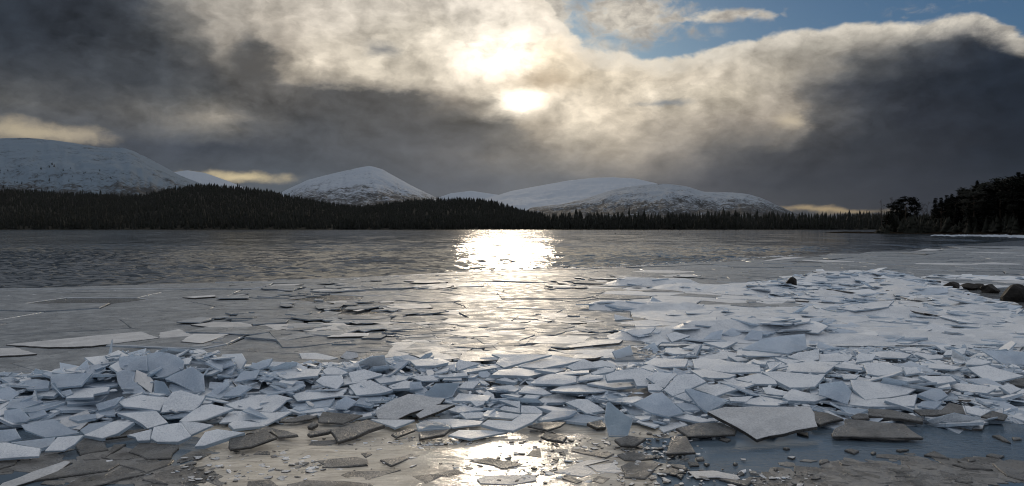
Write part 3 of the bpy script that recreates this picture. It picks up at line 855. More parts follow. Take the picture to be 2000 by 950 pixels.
M_CLEAR = ice_material("clear_rough_ice", (0.30, 0.37, 0.44), (0.64, 0.70, 0.76), 0.16, trans=(0.5, (0.70, 0.82, 0.92)))
M_CREAM = ice_material("bright_ice", (0.66, 0.64, 0.62), (0.82, 0.80, 0.77), 0.3)  # cream tone puts the sunlight on the standing block into its colour
M_PLATE = ice_material("sheet_ice", (0.115, 0.13, 0.145), (0.34, 0.36, 0.375), 0.46, grain=0.4, patch=0.6, vein=0.35, coat=0.15)
M_FILM = ice_material("thin_dark_ice", (0.035, 0.040, 0.045), (0.085, 0.088, 0.088), 0.16, grain=0.25)
M_SLUSH = ice_material("grey_slush", (0.07, 0.065, 0.058), (0.22, 0.20, 0.18), 0.5, grain=0.7)
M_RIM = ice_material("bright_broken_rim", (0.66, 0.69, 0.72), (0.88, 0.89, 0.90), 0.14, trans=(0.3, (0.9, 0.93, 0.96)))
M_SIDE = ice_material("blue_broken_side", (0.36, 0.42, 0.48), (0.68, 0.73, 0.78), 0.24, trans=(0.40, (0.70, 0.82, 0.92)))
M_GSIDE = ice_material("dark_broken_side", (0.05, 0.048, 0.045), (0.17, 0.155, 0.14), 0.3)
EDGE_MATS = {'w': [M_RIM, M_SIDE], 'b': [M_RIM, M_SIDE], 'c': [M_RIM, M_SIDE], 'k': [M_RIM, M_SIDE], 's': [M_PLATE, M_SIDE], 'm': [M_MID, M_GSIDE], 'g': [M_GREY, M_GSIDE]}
ICE = {'w': M_WHITE, 'b': M_BLUE, 'g': M_GREY, 'm': M_MID, 'c': M_CLEAR, 'k': M_CREAM, 's': M_PLATE}

# ---- the shape of the piled ice: low ridges pushed up along the shore (column, distance) pairs
RIDGES = [
 (-160, 6.4, 150, 6.5, .26, .62), (150, 6.5, 260, 6.6, .33, .55), (240, 6.7, 400, 6.75, .43, .48), (400, 6.8, 820, 7.1, .27, .75),
 (820, 7.1, 1250, 7.0, .20, .95), (1250, 7.0, 1740, 7.1, .22, 1.0), (1740, 7.1, 1930, 7.5, .18, .75), (1930, 7.6, 2050, 8.4, .16, .6),
 (1240, 10.3, 1360, 10.4, .16, .35), (1360, 10.4, 1560, 10.6, .25, .42), (1560, 10.4, 1700, 10.0, .10, .5),
 (1180, 14.3, 1340, 14.0, .16, .40), (1225, 20.3, 1330, 20.0, .20, .5), (1330, 19.0, 1470, 18.0, .16, .6),
 (1500, 18.0, 1620, 19.5, .22, 1.0), (1620, 19.5, 1720, 20.0, .40, 1.2), (1720, 19.5, 1800, 15.6, .30, 1.0), (1800, 15.6, 1900, 12.9, .22, .8), (1900, 12.9, 2080, 10.6, .18, .7),
 (1600, 16.5, 1760, 15.5, .16, .9), (1680, 13.2, 1800, 12.6, .20, .45), (1800, 12.6, 1930, 11.6, .18, .5), (1760, 10.4, 1990, 9.6, .10, .6),
 (1850, 23.0, 2050, 22.0, .12, .6), (1420, 13.2, 1800, 13.0, .075, 1.7), (1480, 11.0, 1980, 10.2, .09, 1.1), (1330, 8.9, 1900, 8.9, .10, .8),
]
RX = [((a - 1000) / FPX * y0, y0, (c - 1000) / FPX * y1, y1, h, w) for a, y0, c, y1, h, w in RIDGES]
def pile(x, y):
    x = np.asarray(x, float); y = np.asarray(y, float)
    best = np.zeros(np.broadcast(x, y).shape)
    for x0, y0, x1, y1, h, w in RX:
        dx_, dy_ = x1 - x0, y1 - y0
        t = np.clip(((x - x0) * dx_ + (y - y0) * dy_) / (dx_ ** 2 + dy_ ** 2), 0, 1)
        d2 = (x - x0 - t * dx_) ** 2 + (y - y0 - t * dy_) ** 2
        best = np.maximum(best, h * np.exp(-d2 / (w * w)))
    return best
def hit_pile(u, v, lift=0.03, ymax=40.0):
    d = direction(u, v)
    t = np.arange(3.5, ymax, 0.02)
    z = CAMH + d[2] * t
    s = np.maximum(pile(d[0] * t, t) - 0.03, 0.0) + lift
    k = np.argmax(z <= s)
    return t[k] if z[k] <= s[k] else (lift - CAMH) / d[2]

def ragged(poly, jit, step, g):
    """break straight edges into short, slightly uneven ones"""
    out = []
    n = len(poly)
    for i in range(n):
        a = np.array(poly[i]); c = np.array(poly[(i + 1) % n])
        L = np.linalg.norm(c - a)
        k = max(1, min(9, int(L / step)))
        nrm = np.array([-(c - a)[1], (c - a)[0]]) / (L + 1e-9)
        for j in range(k):
            p = a + (c - a) * (j / k)
            out.append(p + (nrm * g.gauss(0, jit) if j else nrm * 0))
    return out
def slab_geo(poly, th, g, under=0.0, bev=0.006, sag=0.0):
    """closed slab: top polygon at z=0, chamfered rim, uneven underside; poly in local 2-D metres"""
    pts = np.array(poly)
    c = pts.mean(0)
    n = len(pts)
    ar = 0.5 * sum(pts[i][0] * pts[(i + 1) % n][1] - pts[(i + 1) % n][0] * pts[i][1] for i in range(n))
    if ar < 0: pts = pts[::-1].copy()
    r = pts - c
    ln = np.linalg.norm(r, axis=1, keepdims=True) + 1e-9
    inner = pts - r / ln * np.minimum(bev, ln * .3)
    V = [(p[0], p[1], 0.0) for p in inner]
    V += [(p[0], p[1], -bev) for p in pts]
    V += [(p[0] + g.gauss(0, th * .14) - (r[i] / ln[i])[0] * under, p[1] + g.gauss(0, th * .14) - (r[i] / ln[i])[1] * under, -th * g.uniform(.85, 1.1)) for i, p in enumerate(pts)]
    V.append((c[0], c[1], sag)); V.append((c[0], c[1], -th))
    Fc = []
    for i in range(n):
        j = (i + 1) % n
        Fc += [(3 * n, i, j), (i, n + i, n + j, j), (n + i, 2 * n + i, 2 * n + j, n + j), (3 * n + 1, 2 * n + j, 2 * n + i)]
    return V, Fc

# ---- slabs traced from the photograph: every group gives its tile origin; points are in fifths of a photo pixel
#      entry: (material, points[, name to refer to it by])
T = {}
T[(0, 680)] = [
 ('b', [(1160,85),(1430,70),(1440,220),(1330,215),(1250,225),(1155,180)], "tall upright blue slab at the back left of the highest heap"),
 ('b', [(1430,60),(1540,35),(1640,45),(1730,75),(1800,130),(1790,200),(1640,270),(1560,290),(1440,220)], "rounded blue slab crowning the highest heap"),
 ('b', [(1130,240),(1210,210),(1320,235),(1300,320),(1440,450),(1210,430),(1150,340)], "upright blue slab left of the sunlit block"),
 ('k', [(1330,210),(1450,260),(1500,320),(1480,445),(1300,320)], "bright sunlit block standing on edge in the highest heap"),
 ('c', [(1510,310),(1600,330),(1650,400),(1670,450),(1620,465),(1500,450)], "clear ice block right of the sunlit block"),
 ('b', [(1610,300),(1700,250),(1880,180),(1990,260),(2000,420),(1900,430),(1700,330)], "broad smooth blue slab on the right flank of the highest heap"),
 ('b', [(1660,340),(1960,430),(1690,440),(1650,400)]),
 ('w', [(1140,515),(1380,455),(1640,480),(1560,610),(1210,570)], "wide pale slab directly below the sunlit block"),
 ('w', [(1690,425),(1770,410),(2000,480),(1950,560),(1890,610),(1570,630),(1600,520)], "large pale slab below the broad blue slab of the heap"),
 ('w', [(1150,640),(1530,615),(1640,725),(1440,785),(1300,690)], "pale slab with a curved lower edge under the wide pale slab"),
 ('b', [(1120,570),(1215,570),(1480,605),(1530,615),(1150,640)]),
 ('w', [(815,850),(1110,715),(1310,720),(1240,770),(1150,830),(1000,880)], "kite shaped slab at the front foot of the left pile"),
 ('b', [(205,750),(520,690),(690,790),(775,825),(440,870),(250,800)], "large blue grey slab low in the left pile beside the dark hollow"),
 ('w', [(1470,880),(1500,770),(1650,740),(1770,725),(1870,860),(1740,915),(1530,915)], "pale slab with a rounded front edge at the foot of the left pile"),
 ('w', [(1770,725),(1900,720),(2080,750),(1860,850)]),
 ('w', [(1750,710),(1900,600),(2000,550),(2280,590),(2000,700),(1790,725)], "pointed pale slab jutting left over a dark gap"),
 ('w', [(1240,850),(1480,790),(1465,900),(1340,905),(1320,870)]),
 ('b', [(0,800),(150,785),(205,880),(60,915),(-40,920)]),
 ('w', [(435,1005),(560,870),(815,850),(725,940),(620,1000)], "pale slab leaning down to the wet ice at far left"),
 ('w', [(-60,925),(60,920),(395,980),(380,1055),(-60,1085)], "thick pale slab cut by the left edge at the front"),
 ('b', [(110,920),(540,870),(500,945),(400,975),(320,965)]),
 ('b', [(40,610),(200,585),(300,690),(250,720),(30,740)], "square blue slab at the left edge of the pile"),
 ('b', [(270,640),(430,600),(465,645),(300,695)]),
 ('w', [(640,490),(710,400),(1070,380),(1050,420),(915,450),(910,480)], "thin pale slab jutting from the middle of the left pile"),
 ('b', [(580,430),(690,400),(715,440),(640,470)]),
 ('w', [(360,420),(560,405),(580,425),(520,470),(360,465)]),
 ('b', [(660,545),(650,520),(930,490),(1050,460),(980,520)]),
 ('b', [(810,365),(960,330),(1170,340),(1140,360),(980,380)]),
 ('b', [(960,610),(930,550),(1200,470),(1120,560)]),
 ('b', [(430,550),(930,560),(960,600),(600,605)]),
 ('b', [(670,690),(680,660),(940,640),(940,680),(760,710)]),
 ('b', [(920,610),(1120,590),(1120,660),(940,650)]),
 ('b', [(490,290),(560,250),(900,240),(790,360),(500,390)], "blue slab at the top of the left pile behind the thin jutting slab"),
 ('b', [(-40,400),(100,380),(190,440),(100,510),(-40,490)]),
 ('w', [(635,215),(845,210),(815,240)]),
 ('b', [(780,800),(870,740),(1110,720),(830,845)]),
 ('g', [(1170,810),(1400,790),(1460,785),(1250,850),(1030,880)]),
 ('b', [(190,330),(330,300),(480,320),(470,390),(260,400)]),
 ('b', [(100,500),(340,480),(420,520),(220,590),(60,580)]),
]
T[(400, 680)] = [
 ('b', [(5,460),(150,380),(270,395),(150,490)], "leaf shaped blue slab right of the highest heap"),
 ('b', [(270,390),(350,355),(460,375),(330,460),(180,470)]),
 ('b', [(280,330),(350,240),(540,210),(500,290)]),
 ('w', [(0,215),(180,205),(60,255),(0,260)]),
 ('w', [(205,550),(520,455),(700,450),(860,490),(800,510),(660,625),(480,615),(290,590)], "large cracked pale slab in the middle of the left pile"),
 ('w', [(850,450),(1030,410),(1400,385),(1345,465),(900,515)], "long pale slab right of the large cracked slab"),
 ('b', [(830,550),(900,525),(1270,490),(1215,565),(1080,575),(860,565)]),
 ('w', [(1080,320),(1150,270),(1340,265),(1360,330),(1290,400),(1150,365)], "round cornered slab with a white rim above the long pale slab"),
 ('w', [(1150,220),(1200,185),(1300,190),(1400,240),(1340,260),(1180,258)]),
 ('w', [(630,205),(860,205),(1140,205),(1100,270),(800,300),(730,280)], "flat pale slab along the top of the pile left of centre"),
 ('w', [(1400,240),(1560,205),(1740,260),(1640,290),(1440,340)]),
 ('w', [(1405,365),(1620,310),(1680,340),(1840,410),(1720,440),(1480,460)], "pale slab with a cut off left corner left of the big grey slab"),
 ('w', [(1645,290),(1900,265),(2000,275),(1960,310),(1710,345)]),
 ('w', [(1790,370),(1960,315),(2100,340),(2000,390),(1830,400)]),
 ('m', [(1665,620),(1800,520),(1990,445),(2345,490),(2300,540),(1880,695),(1690,690)], "big grainy grey slab leaning at the front left of centre"),
 ('m', [(2060,650),(2200,555),(2440,550),(2100,685)], "grey triangular slab against the right side of the big grey slab"),
 ('w', [(140,730),(250,610),(660,630),(850,620),(600,750),(450,700)], "wide pale slab sloping to the wet ice below the cracked slab"),
 ('w', [(230,740),(300,700),(600,740),(590,760),(280,790)]),
 ('w', [(0,820),(120,790),(390,825),(0,950),(-100,960)], "streaked wet slab at the front right of the left pile"),
 ('g', [(230,950),(240,880),(600,800),(710,870),(450,960),(250,985)], "wet brown slab lying flat at the pool edge below the left pile"),
 ('g', [(400,835),(600,760),(910,845),(720,865),(620,800)]),
 ('g', [(1105,690),(1150,620),(1545,655),(1350,735),(1110,720)], "thick brown grey block at the pool edge left of the big grey slab"),
 ('g', [(720,715),(1000,650),(1100,665),(1030,690),(860,720)]),
 ('g', [(1225,800),(1590,695),(1760,750),(1300,915)], "pointed brown slab sloping into the golden pool"),
 ('w', [(1620,695),(2050,700),(1990,730),(1860,775),(1780,750)]),
 ('g', [(1000,835),(1050,815),(1280,785),(1200,820),(1030,850)]),
 ('b', [(1270,590),(1290,520),(1380,470),(1490,520),(1380,600)]),
 ('b', [(630,360),(700,370),(880,440),(850,450),(700,400)]),
 ('k', [(985,520),(1020,515),(1070,550),(1060,575),(1010,555)], "small bright pinkish chunk of ice on the left pile"),
 ('g', [(1000,765),(1060,710),(1110,735),(1040,775)]),
 ('b', [(60,420),(230,300),(240,360),(100,470)]),
 ('b', [(500,300),(620,250),(720,260),(640,310)]),
 ('g', [(1820,840),(2000,780),(2060,800),(1870,870)]),
 ('m', [(1320,90),(1380,30),(1490,45),(1500,90),(1400,115)]),
 ('w', [(920,50),(1080,45),(1300,95),(1200,120),(950,110)]),
 ('b', [(60,110),(240,80),(300,160),(150,200)]), ('b', [(420,180),(560,120),(660,100),(620,170),(520,210)]),
 ('w', [(-40,560),(60,545),(280,592),(0,700),(-60,700)]),
]
T[(800, 680)] = [
 ('w', [(450,160),(480,110),(700,145),(470,220)]), ('w', [(290,180),(440,155),(450,225),(330,210)]),
 ('w', [(480,225),(870,160),(910,185),(580,235)]),
 ('w', [(840,150),(880,90),(800,60),(1390,65),(920,190)], "big flat slab at the back of the pile under the sun glitter"),
 ('w', [(690,95),(870,85),(840,140),(720,130)]),
 ('w', [(1060,180),(1380,65),(1700,110),(1530,155),(1290,200)], "long flat slab right of the big flat slab at the back"),
 ('w', [(1530,180),(1700,105),(1900,180),(1600,215)]),
 ('w', [(1460,50),(1700,20),(2000,10),(2000,95),(1800,100),(1700,95)]),
 ('w', [(800,260),(870,215),(1060,190),(1310,240),(1160,275)], "flat bright slab in the centre of the pile"),
 ('w', [(1220,210),(1520,195),(1540,205),(1430,240)]), ('w', [(1420,250),(1480,235),(1750,215),(1755,240),(1460,262)]),
 ('w', [(1770,240),(1850,210),(2010,195),(1990,225),(1800,260)]),
 ('w', [(1175,345),(1250,290),(1390,250),(1630,275),(1630,330),(1500,355)], "large bright slab right of the flat central slab"),
 ('w', [(1650,320),(1655,280),(1740,258),(1895,265),(1890,290)]),
 ('w', [(1370,415),(1480,370),(1680,345),(1990,410),(1800,430),(1500,425)], "boat shaped slab below the large bright slab"),
 ('w', [(1910,260),(2050,215),(2250,195),(2390,240),(2320,370),(2220,370),(2230,300),(1930,320)], "broad slab between the boat shaped slab and the split slab"),
 ('w', [(1730,345),(1920,310),(2220,340),(2210,370),(2000,390)]),
 ('w', [(1190,535),(1290,490),(1440,450),(1610,450),(1640,500),(1480,530)], "bright stepped slab below the boat shaped slab"),
 ('w', [(1520,530),(1640,495),(1740,500),(1870,580),(1910,610),(1730,640),(1650,590)], "fan shaped slab on the right of the bright stepped slab"),
 ('w', [(1230,570),(1320,560),(1640,605),(1560,630),(1400,615)]),
 ('w', [(740,405),(870,370),(1000,360),(1070,400),(1030,425)]), ('w', [(1060,430),(1120,370),(1280,385),(1390,445),(1300,455)]),
 ('w', [(840,310),(930,285),(1050,330),(1020,335)]), ('w', [(415,515),(480,440),(800,465),(760,515)], "bright slab right of the rough clear block"),
 ('w', [(590,515),(740,520),(720,550),(650,570)]), ('w', [(470,390),(540,325),(690,325),(620,395)]),
 ('c', [(140,460),(250,345),(490,340),(420,470),(350,490),(230,480)], "rough clear block behind the big grey slab"),
 ('w', [(250,265),(560,235),(570,270),(300,285)]), ('w', [(320,310),(350,280),(510,285),(510,310)]), ('w', [(0,280),(230,265),(280,315),(120,320)]),
 ('w', [(360,600),(440,555),(560,565),(720,600),(480,630)]), ('w', [(490,635),(720,625),(720,680),(550,690)]),
 ('w', [(715,640),(760,605),(1090,650),(1010,690),(720,665)], "thick cream slab lying on the large front slab"),
 ('w', [(860,600),(920,565),(1080,590),(1080,635)]), ('w', [(870,510),(900,505),(1080,520),(1080,590)]),
 ('w', [(700,745),(760,700),(1000,710),(1100,640),(1300,640),(1200,720),(1010,805),(870,790)], "large bright front slab at the middle of the pile foot"),
 ('w', [(1090,560),(1220,565),(1300,620),(1290,640),(1085,630)]),
 ('b', [(1240,700),(1400,610),(1640,615),(1560,660),(1280,710)]), ('b', [(1400,690),(1640,640),(1900,680),(1720,730)]),
 ('w', [(170,700),(420,690),(720,715),(690,745),(420,775)]), ('c', [(60,740),(150,705),(400,745),(400,780),(80,800)], "clear wet lump below the grey triangular slab"),
 ('w', [(380,850),(480,800),(800,805),(960,820),(600,885)], "long low slab at the pile foot below the large front slab"),
 ('g', [(90,830),(230,800),(400,790),(340,840),(100,885)]),
 ('g', [(1150,760),(1300,720),(1530,720),(1480,760),(1350,800)]), ('w', [(910,450),(1120,455),(1060,480)]), ('w', [(1100,480),(1140,455),(1280,465),(1200,500)]),
 ('c', [(1925,530),(1960,530),(2180,700),(2130,860),(1950,855),(1900,690)], "clear slab standing upright at the pile foot right of centre"),
 ('g', [(1280,860),(1330,820),(1540,860),(1500,910),(1340,890)]), ('g', [(1730,730),(1880,700),(1920,770),(1830,780)]),
 ('w', [(0,120),(200,100),(380,140),(250,170),(60,175)]), ('b', [(0,330),(110,325),(130,390),(0,410)]),
]
T[(1200, 680)] = [
 ('w', [(310,290),(400,230),(620,250),(490,390),(420,365)], "left half of the split slab with a curved crack"),
 ('w', [(480,410),(620,260),(780,250),(900,325),(760,390),(680,430),(570,470)], "right half of the split slab with a curved crack"),
 ('w', [(320,350),(410,350),(480,395),(450,415),(330,410)]),
 ('w', [(280,150),(380,100),(720,105),(690,180),(450,185)]),
 ('w', [(760,110),(860,95),(1420,170),(1430,230),(1130,240),(780,195)], "large flat slab behind the split slab"),
 ('w', [(820,100),(1080,30),(1270,60),(1120,100),(1000,120)]),
 ('w', [(740,215),(880,205),(1190,265),(1120,290),(860,290)], "stack of thin plates right of the split slab"),
 ('w', [(930,305),(1090,300),(1370,350),(1290,380),(1180,375)]),
 ('w', [(1170,300),(1400,245),(1560,290),(1590,350),(1380,350)], "round ended slab right of the stack of thin plates"),
 ('w', [(1440,235),(1600,225),(2050,270),(1960,375),(1710,385)], "long slab at the right behind the round ended slab"),
 ('w', [(780,400),(870,355),(1060,355),(1200,400),(990,470)]),
 ('b', [(690,400),(740,395),(1120,510),(910,625),(820,560)], "dark blue triangular slab leaning behind the giant front slab"),
 ('b', [(190,545),(380,440),(470,430),(560,520),(680,630),(530,670),(350,625)], "dark blue arrow shaped slab left of the giant front slab"),
 ('w', [(580,470),(690,430),(770,510),(730,525)]), ('w', [(1120,480),(1360,465),(1290,525),(1130,515)]),
 ('w', [(1210,530),(1440,470),(1690,520),(1590,560),(1400,555)]), ('w', [(1440,385),(1510,380),(1740,435),(1720,465),(1480,450)]),
 ('w', [(1640,480),(1730,400),(2090,480),(1960,520),(1700,510)]),
 ('m', [(910,620),(1080,575),(1910,570),(1960,700),(1985,765),(1770,800),(1390,890),(1180,760)], "giant front slab with a brown wet lower corner"),
 ('w', [(550,665),(690,640),(980,710),(840,725)]),
 ('g', [(600,780),(800,730),(1040,725),(1195,800),(1180,840),(720,860)], "brown grey slab in the water left of the giant front slab"),
 ('g', [(510,1030),(560,860),(700,855),(795,1015)], "square brown slab standing in the water left of the blue pool"),
 ('g', [(0,890),(140,850),(310,880),(200,950),(60,945)], "round brown disc of ice below the upright clear slab"),
 ('w', [(1490,150),(1560,135),(1700,175),(1520,220)]), ('w', [(1250,60),(1330,25),(1640,25),(1690,55),(1600,75),(1300,75)]),
 ('w', [(1330,95),(1480,90),(1590,120),(1560,130),(1400,120)]), ('w', [(1340,130),(1490,130),(1480,160),(1400,155)]),
 ('g', [(1910,610),(2080,630),(2240,690),(2010,745),(1940,720)], "grey pointed slab right of the giant front slab"),
 ('b', [(600,550),(680,530),(800,560),(840,605),(680,605)]), ('w', [(0,490),(230,470),(290,490),(180,535),(0,525)]),
 ('w', [(1690,85),(1800,40),(2000,10),(2000,110),(1850,130)]), ('w', [(1560,90),(1840,125),(1700,160)]),
 ('w', [(1700,150),(2000,130),(2200,140),(2060,240),(1580,220)]), ('w', [(1110,80),(1240,90),(1330,120),(1200,130)]),
]
T[(1600, 680)] = [
 ('w', [(305,310),(470,320),(960,395),(860,450),(450,505),(330,400)], "large smooth slab at the right end of the pile"),
 ('w', [(290,550),(320,430),(450,505),(700,490),(960,450),(930,565),(480,570)], "thick pale slab under the large smooth slab at right"),
 ('b', [(0,350),(230,320),(320,420),(280,550),(120,490),(0,455)], "bluish slab left of the large smooth slab at right"),
 ('w', [(640,510),(720,490),(1140,595),(920,600)]), ('b', [(960,450),(1100,395),(1190,400),(1260,460),(1150,520)]),
 ('g', [(480,590),(700,600),(1020,690),(1010,715),(480,655)], "long dark slab over the golden ripples at right"),
 ('g', [(120,830),(250,690),(830,740),(1020,875),(130,860)], "dark grey brown slab lying alone in the water at right"),
 ('w', [(1420,560),(1680,610),(1580,665),(1440,630)], "pale tip of ice at the right end of the pile foot"),
 ('g', [(1580,665),(1690,610),(1840,650),(1810,700)]),
 ('w', [(1450,190),(1640,165),(2000,270),(1780,320),(1640,325),(1500,230)], "pointed pale slab near the right edge"),
 ('w', [(1210,70),(1240,20),(1440,0),(1420,55)]), ('b', [(1590,20),(1800,30),(2050,40),(2050,160),(1790,150)], "blue slab cut by the right edge of the picture"),
 ('w', [(1420,130),(1520,95),(1690,135),(1580,165),(1440,160)]), ('w', [(430,150),(600,140),(800,190),(830,240),(580,270),(470,250)]),
 ('w', [(1240,365),(1320,340),(1610,365),(1725,395),(1640,440),(1380,415)], "stacked pale slab above the dark ledge at right"),
 ('w', [(970,270),(1290,275),(1340,320),(1140,350)]), ('w', [(80,160),(180,150),(430,170),(420,215),(200,190)]),
 ('w', [(560,270),(700,260),(990,310),(830,330)]), ('b', [(960,560),(1000,520),(1200,520),(1130,590)]),
 ('g', [(1200,600),(1270,530),(1400,560),(1430,640),(1000,655),(920,600)]), ('g', [(310,665),(380,635),(470,640),(495,685),(350,690)]),
 ('w', [(1760,375),(1840,345),(1980,400),(1870,450)]), ('g', [(0,640),(240,690),(0,740)]), ('g', [(1810,310),(2000,275),(2050,330),(2000,370),(1870,345)]),
 ('w', [(990,150),(1150,150),(1400,185),(1320,210),(1000,190)]), ('b', [(200,570),(340,585),(480,600),(380,640),(290,650)]),
 ('w', [(380,50),(560,60),(520,120),(360,140)]), ('w', [(940,60),(1220,75),(1200,100),(1060,110)]), ('w', [(0,60),(160,50),(330,70),(280,125),(0,130)]),
 ('w', [(480,40),(700,30),(900,60),(840,100),(600,90)]), ('w', [(820,180),(960,200),(990,240),(850,260)]), ('w', [(200,250),(400,260),(350,300),(240,300)]),
]
# pieces lying in the shallow water in front (flat)
T[(0, 840)] = [
 ('g', [(735,140),(850,65),(1010,85),(1060,190),(780,235)], "dark wedge of ice under the kite shaped slab"),
 ('g', [(1255,210),(1360,130),(1740,125),(1670,270),(1430,280)], "dark slab with a glowing right edge at the pool side"),
 ('g', [(1165,340),(1700,285),(1640,340),(1430,415)], "speckled dark sheet below the glowing edged slab"),
 ('g', [(330,490),(590,380),(800,295),(1170,325),(1060,390),(700,440)], "long dark pointed sheet near the bottom left"),
 ('g', [(-60,300),(170,290),(150,330),(-60,395)], "dark rounded piece at the lower left edge"),
 ('g', [(800,290),(890,235),(975,280)]), ('g', [(1030,265),(1110,140),(1230,135)]), ('g', [(1390,480),(1550,460),(1640,525),(1500,510)]),
 ('m', [(20,520),(640,300),(690,310),(570,400),(330,490),(100,560),(-60,600)], "pale wet sheet in the bottom left corner"),
 ('g', [(610,540),(960,490),(1280,420),(1500,415),(1200,470),(850,560)]),
]
T[(400, 840)] = [
 ('g', [(1090,300),(1490,260),(1590,285),(1590,335),(1200,365)], "thick brown plank of ice in the golden pool"),
 ('g', [(1325,440),(1400,405),(1920,385),(1700,460),(1570,500),(1400,490)], "smooth brown floe with a tail in the golden pool"),
 ('g', [(1000,150),(1040,110),(1300,95),(1290,130),(1140,160)]), ('g', [(1710,290),(1850,280),(2180,180),(2180,235),(2000,275),(1820,345)], "rough brown floe with rubble on its back edge"),
 ('g', [(470,235),(520,205),(640,205),(640,240)]), ('g', [(860,215),(1000,200),(870,225)]), ('g', [(1520,230),(1600,210),(1640,235),(1570,265)]),
 ('g', [(420,500),(640,480),(740,560),(400,580)]), ('g', [(800,530),(1000,490),(1400,500),(1700,530),(1600,580),(800,580)]),
]
T[(800, 840)] = [
 ('g', [(20,450),(300,420),(450,380),(590,420),(400,460),(310,460),(150,530)], "hook shaped brown floe in the golden pool"),
 ('m', [(660,480),(720,450),(1230,440),(1240,490),(1000,535),(690,520)], "pale log shaped floe at the bottom centre"),
 ('g', [(575,305),(760,265),(1120,330),(1040,355),(900,375),(800,340)], "crumbled brown floe above the pale log shaped floe"),
 ('g', [(1140,250),(1200,190),(1280,185),(1290,270)], "small dark stone like block of ice at the pool edge"),
 ('m', [(1750,350),(1990,320),(2080,410),(2000,420),(1830,405)], "tilted grey block lying on the large brown floe"),
 ('g', [(2060,350),(2150,310),(2460,325),(2300,470),(2100,460)], "large brown floe under the tilted grey block"),
 ('g', [(1480,470),(1560,445),(1690,500),(1640,525)]), ('g', [(1570,200),(1600,165),(2000,230),(1920,270),(1700,235)], "dark rough bar of ice left of the square brown slab"),
 ('g', [(1780,500),(1830,445),(1960,470),(1880,530)]), ('m', [(1410,410),(1750,290),(1950,290),(1730,345),(1830,430),(1680,455)]),
]
T[(1200, 840)] = [
 ('g', [(20,240),(130,210),(420,250),(380,270),(200,295),(100,290)]), ('g', [(720,305),(820,310),(830,340),(740,345)]), ('g', [(790,265),(870,260),(880,285),(800,290)]),
 ('g', [(870,320),(930,325),(900,345)]), ('g', [(530,340),(560,325),(715,365),(700,390)]), ('g', [(420,415),(560,370),(690,410),(560,425)]),
 ('m', [(720,405),(960,395),(1200,440),(1230,475),(1180,485),(1000,460),(800,470)], "pale brown plank of ice at the edge of the blue pool"),
 ('g', [(1020,475),(1100,475),(1340,500),(1290,545)]), ('g', [(1025,85),(1060,60),(1135,90),(1100,108)]), ('g', [(590,430),(680,430),(650,470)]),
 ('g', [(1155,322),(1180,316),(1205,322),(1180,335)]), ('g', [(1555,382),(1575,372),(1600,380),(1575,392)]), ('m', [(1690,260),(1730,254),(1770,260),(1740,275)]),
 ('g', [(1645,170),(1680,165),(1715,175),(1680,185)]), ('g', [(1780,25),(1890,20),(1895,60)]),
]
T[(1600, 840)] = [
 ('g', [(245,190),(310,180),(390,200),(340,225)]), ('g', [(0,290),(80,280),(100,300),(30,325),(0,320)]), ('g', [(500,215),(530,208),(560,215),(530,232)]),
 ('g', [(750,190),(800,182),(880,190),(790,205)]), ('g', [(1020,240),(1120,200),(1210,240),(1270,275),(1150,260)]), ('g', [(1630,240),(1680,225),(1810,250),(1750,275)]),
 ('g', [(1690,320),(1860,285),(2080,310),(2080,510),(1830,440)], "dark floe with a white left rim in the bottom right corner"),
 ('g', [(1300,330),(1420,310),(1700,385),(1440,370)]), ('g', [(1320,490),(1480,450),(1500,500),(1440,510)]),
 ('g', [(1880,65),(1960,70),(1980,85),(1900,90)]), ('g', [(1690,50),(1760,45),(1870,120),(1800,100)]), ('g', [(1450,280),(1520,265),(1530,290),(1460,305)]),
]
# slabs lying on the ice sheet further out
T[(0, 540)] = [
 ('m', [(60,665),(900,580),(1380,540),(1550,600),(900,680),(480,690)], "long white strip of ice on the sheet at left"),
 ('m', [(1550,550),(1750,515),(1900,580),(1560,600)], "pointed white piece at the right end of the long white strip"),
 ('m', [(-60,705),(150,695),(360,755),(-60,780)], "white pointed slab at the left edge above the pile"),
]
T[(400, 540)] = [
 ('m', [(50,565),(600,470),(1330,450),(1460,495),(1100,540),(740,515),(340,590)], "wide white plate on the sheet left of the sun glitter"),
 ('s', [(760,690),(630,540),(740,520),(1550,600),(1480,620),(950,685)], "wide grey plate below the wide white plate"),
 ('s', [(1240,660),(1600,615),(1720,655)]), ('s', [(1480,690),(1500,672),(1650,685),(1630,700)]), ('s', [(1380,725),(1560,715),(1650,735),(1530,745)]), ('s', [(1610,720),(1680,705),(1920,710),(1820,730)]),
 ('s', [(1730,680),(1950,655),(1830,690)]),
]
T[(800, 540)] = [
 ('s', [(480,350),(850,322),(1100,340),(1250,372),(670,530),(640,430)], "large bright plate under the sun glitter left of the dark crack"),
 ('s', [(0,590),(0,480),(380,450),(430,460),(590,540),(400,592)], "pointed plate ending in an arrow above the grey lead"),
 ('s', [(720,592),(1560,570),(1530,602),(860,622)], "long thin plate glowing in the sun glitter"),
 ('s', [(850,150),(1380,145),(1850,180),(1700,215),(900,215)], "far bright plate where the sun glitter starts on the ice"),
 ('s', [(980,550),(1100,470),(1400,450),(1460,520)]), ('m', [(1480,440),(1500,390),(1690,430),(1540,480)], "rounded grey piece of ice beside the dark branching crack"),
 ('s', [(1520,520),(1680,490),(1720,540),(1590,555)]), ('s', [(530,660),(540,620),(750,590),(800,630),(740,672)]),
]
